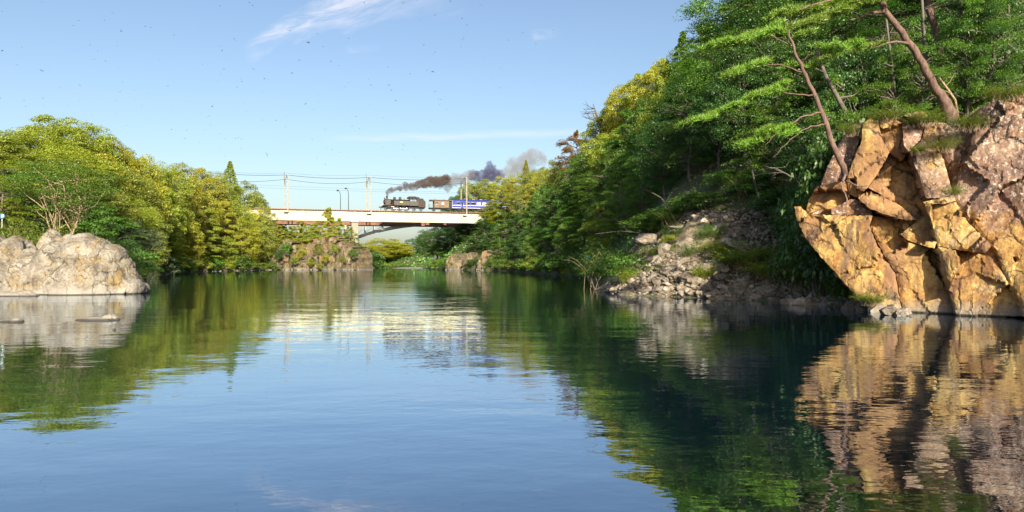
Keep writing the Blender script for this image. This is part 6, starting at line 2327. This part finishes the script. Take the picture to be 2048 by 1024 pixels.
BM = [bird_mesh(k) for k in range(3)]
BIRDS = [(8, 46, 1), (168, 8, 1), (292, 102, 1), (315, 83, 1), (418, 82, 1), (449, 52, .8), (585, 44, 1), (485, 125, 1.6), (581, 106, 1.2), (604, 110, 1), (698, 142, 1.2), (360, 180, .8),
         (392, 204, 1), (438, 184, .7), (467, 183, .7), (377, 237, 1.2), (422, 244, 1.3), (476, 273, .9), (637, 239, .9), (633, 296, .6), (87, 190, .6), (9, 202, 1.5), (69, 260, 1.5),
         (166, 283, 2), (198, 288, 1.1), (241, 349, 1.2), (318, 340, 1.4), (490, 328, .9), (537, 361, .7), (480, 367, 1.3), (588, 373, 1), (672, 345, 1.2), (541, 398, .8), (466, 403, 1.1),
         (566, 421, .8), (320, 402, .7), (305, 376, .7), (271, 424, .8), (172, 393, 1), (171, 419, .8), (96, 402, 1.3), (103, 426, 1.2), (2, 392, .9), (463, 456, .8), (505, 502, .8),
         (685, 420, .8), (757, 406, .9), (849, 426, 1.6), (836, 465, 1.2), (824, 468, 1), (806, 455, .9), (842, 501, .9), (822, 520, 1.2), (746, 521, 1), (686, 518, 1), (739, 553, 1),
         (797, 569, 1), (880, 535, 1), (898, 556, 1), (875, 592, .7), (964, 595, 1.1), (952, 552, 1), (966, 557, 1.1), (942, 554, .9), (900, 626, .8), (881, 24, 1), (999, 10, 1.4),
         (1011, 21, 1.4), (937, 156, 1.3), (943, 163, 1), (877, 185, 1.3), (888, 204, 1.5), (896, 276, 1.1), (884, 296, 1.2), (810, 258, .6), (870, 326, .6), (948, 349, 1.3), (963, 315, 1),
         (967, 325, 1.1), (1014, 277, 1.2), (1058, 316, 1.1), (1070, 320, .8), (1047, 368, .8), (978, 411, .7), (984, 445, .6), (921, 452, .7), (1050, 481, 1.1), (1104, 482, 1.2),
         (1148, 466, .8), (1142, 507, .8), (1168, 292, 1.3), (1198, 241, 1.8), (1233, 170, 2.3), (1163, 124, 1.6), (1270, 136, 1.1), (1293, 187, 1.1), (1298, 70, .9), (1323, 246, 1.5),
         (1356, 262, .9), (1396, 330, .9), (1382, 349, .8), (1271, 377, 1.3), (1272, 408, 1.2), (1222, 415, 1.3), (1255, 438, 1), (1391, 443, .7), (1423, 466, 1.1), (1410, 505, 1.1),
         (1438, 515, 1), (1300, 517, 1), (1249, 558, 1.1), (1218, 600, .6), (1311, 595, 1), (1330, 600, 1.2), (1363, 609, .9), (1386, 632, .8), (1268, 633, .8), (1301, 658, 1.1),
         (1068, 617, 3.0), (1394, 153, 1.1), (1387, 168, 1), (1458, 12, 1.5), (1502, 27, 1), (1613, 10, 2), (1667, 3, 1), (1682, 80, .9), (1740, 61, 1.2), (1695, 181, 1.2), (1739, 209, 1),
         (1732, 217, .7), (1708, 281, 1.5), (1732, 287, 2.8), (1784, 258, .9), (1640, 295, 1), (1553, 268, .9), (1475, 316, .8), (1485, 341, 1.2), (1556, 341, 1.7), (1566, 361, 1.2),
         (1583, 402, 1.5), (1480, 420, .8), (1532, 473, 1), (1615, 527, .8), (1657, 555, .9), (1612, 577, 1), (1615, 583, 1), (1612, 599, 1), (1533, 590, .9), (1660, 632, .7),
         (1740, 365, 1), (1848, 366, .8), (1764, 398, 1.2), (1753, 396, .8), (1759, 418, .8), (1786, 437, .8), (1725, 484, .7), (1806, 516, .9), (1801, 4, 1.1), (1829, 70, .8),
         (1848, 74, 1.1), (1868, 101, 1.2), (1855, 152, 1.1), (1848, 159, 1), (1843, 190, .9), (1923, 20, 1.9), (1938, 236, .9), (1968, 314, .7), (1978, 328, .8), (2000, 351, 1),
         (2003, 275, .6), (2034, 160, .9), (2092, 130, .8), (2144, 176, .8), (2210, 120, .7)]
BIG = {(1068, 617): 'largest dark bird, wings raised, low in the sky above the left catenary mast',
       (1732, 287): 'large dark bird with wide level wings high above the brake van',
       (1233, 170): 'dark bird just below the bright tail of the cirrus cloud',
       (166, 283): 'dark bird with spread wings above the top of the left hill',
       (1613, 10): 'dark bird at the top edge of the sky right of the cirrus cloud',
       (1923, 20): 'dark bird near the top edge of the sky, far right of the cirrus cloud',
       (1198, 241): 'dark bird alone in the blue under the cirrus cloud'}
rb = np.random.default_rng(15)
ZC = {}
ORD += ['twenty-first', 'twenty-second', 'twenty-third', 'twenty-fourth', 'twenty-fifth']
for k, (u_, v_, sz) in enumerate(sorted(BIRDS)):
    x, y = u_ / 2, v_ / 2
    D_ = float(rb.uniform(75, 120))
    o = obj('bird', BM[k % 3])
    o.location = P(x, y, D_)
    s_ = sz * 4.6 / FPX * D_ / 2.0
    o.scale = (s_, s_, s_)
    o.rotation_euler = (rb.normal(0, .25), rb.normal(0, .3), rb.normal(0, .6) + (math.pi if rb.random() < .5 else 0))
    lab = BIG.get((u_, v_))
    if (u_, v_) == (1068, 617):
        o.rotation_euler = (.2, 1.1, .3)
    if not lab:
        zx = ['over the left hill', 'left of the cirrus cloud', 'above the bridge', 'near the right slope'][min(3, int(x // 256))]
        zy = 'high' if y < 110 else ('halfway up' if y < 215 else 'low')
        ZC[(zx, zy)] = ZC.get((zx, zy), 0) + 1
        lab = 'tiny dark bird, %s from left, %s in sky %s' % (ORD[ZC[(zx, zy)] - 1], zy, zx)
        g_ = 'tiny birds in the sky'
    else:
        g_ = 'larger birds in the sky'
    tag(o, lab, 'bird', g_)

# ------------------------------------------------------------------ small things
# blue and white sign at the left edge
p0 = P(3, 440, 50)
e_ = empty('sign', (p0.x, 50, 2.6))
tag(e_, 'small blue and white board half hidden in leaves at the left edge', 'sign')
z_ = P(4, 432, 50).z - 2.6
M['sign_blue'] = paint('sign_blue', (.04, .14, .20), .5, 0, .2, 3)
MB().cyl((0, .06, -.4), (0, .06, z_), .03, 8).build('post', M['rod_steel'], e_)
pan = MB().prism([(.26 * math.cos(a) * 1.1, z_ + .19 * math.sin(a)) for a in np.linspace(0, 2 * math.pi, 16, endpoint=False)], 'y', -.02, .02).build('panel', M['sign_blue'], e_)
MB().prism([(.10 + .10 * math.cos(a), z_ + .11 * math.sin(a)) for a in np.linspace(0, 2 * math.pi, 12, endpoint=False)], 'y', -.035, -.022).build('white_mark', M['white'], pan)
# pale teal scrap of sheeting by the right bank
M['teal'] = paint('teal_sheet', (.14, .42, .44), .5, 0, .4, 6)
me = bpy.data.meshes.new('sheet')
gx_, gz_ = 7, 9
vv = []
for sgn in (0, .03):
    for a in range(gz_):
        for b_ in range(gx_):
            q_ = Vector((b_ * .4, a * .4, 2.2))
            vv.append((b_ / 6 * .42 - .2 + .05 * mnoise.noise(q_ * 2), sgn + .12 * mnoise.noise(q_ * 1.7), a / 8 * .75 - .35 + .05 * mnoise.noise(q_ * 3)))
nn = gx_ * gz_
ff = []
for a in range(gz_ - 1):
    for b_ in range(gx_ - 1):
        i0 = a * gx_ + b_
        ff += [(i0, i0 + 1, i0 + gx_ + 1, i0 + gx_), (i0 + nn, i0 + gx_ + nn, i0 + gx_ + 1 + nn, i0 + 1 + nn)]
edge_ = [k for k in range(gx_)] + [k * gx_ + gx_ - 1 for k in range(1, gz_)] + [nn - 1 - k for k in range(1, gx_)] + [k * gx_ for k in range(gz_ - 2, 0, -1)]
for a, b_ in zip(edge_, edge_[1:] + edge_[:1]):
    ff.append((a, a + nn, b_ + nn, b_))
me.from_pydata(vv, [], ff)
me.materials.append(M['teal'])
o = obj('plastic_sheet', me, None, P(1176, 519, 66))
tag(o, 'small pale teal scrap of sheeting hanging in the bushes at the right waterline', 'sheet')
# driftwood at the right waterline
m = MB()
D_ = 105
m.tube([P(1112, 549, D_), P(1130, 549.5, D_), P(1150, 550, D_), P(1163, 549, D_), P(1167, 544, D_)], [.06, .10, .11, .10, .03], 6)
m.tube([P(1158, 549.5, D_), P(1164, 552, D_ - .5)], [.09, .04], 6)
tag(m.build('driftwood', M['bark_pale'], None, smooth=True), 'pale driftwood log lying at the right waterline far from camera', 'driftwood')
m = MB()
m.tube([P(1895, 246, 24.0), P(1915, 252, 23.7), P(1940, 262, 23.4)], [.05, .06, .03], 7)
tag(m.build('fallen_log', M['bark_pale'], None, smooth=True), 'short pale dead log lying on the cliff top edge', 'log')
# gravel spit at the river bend
spit = rock_mesh('gravel_spit', M['boulder'], 3, 3, (1, 1, 1), .1, .1)
o = obj('gravel_spit', spit, None, (P(825, 534, 268).x, 268, 0))
o.scale = (8.5, 4.0, .35)
tag(o, 'pale low gravel spit at the river bend beyond the bridge', 'gravel bar')
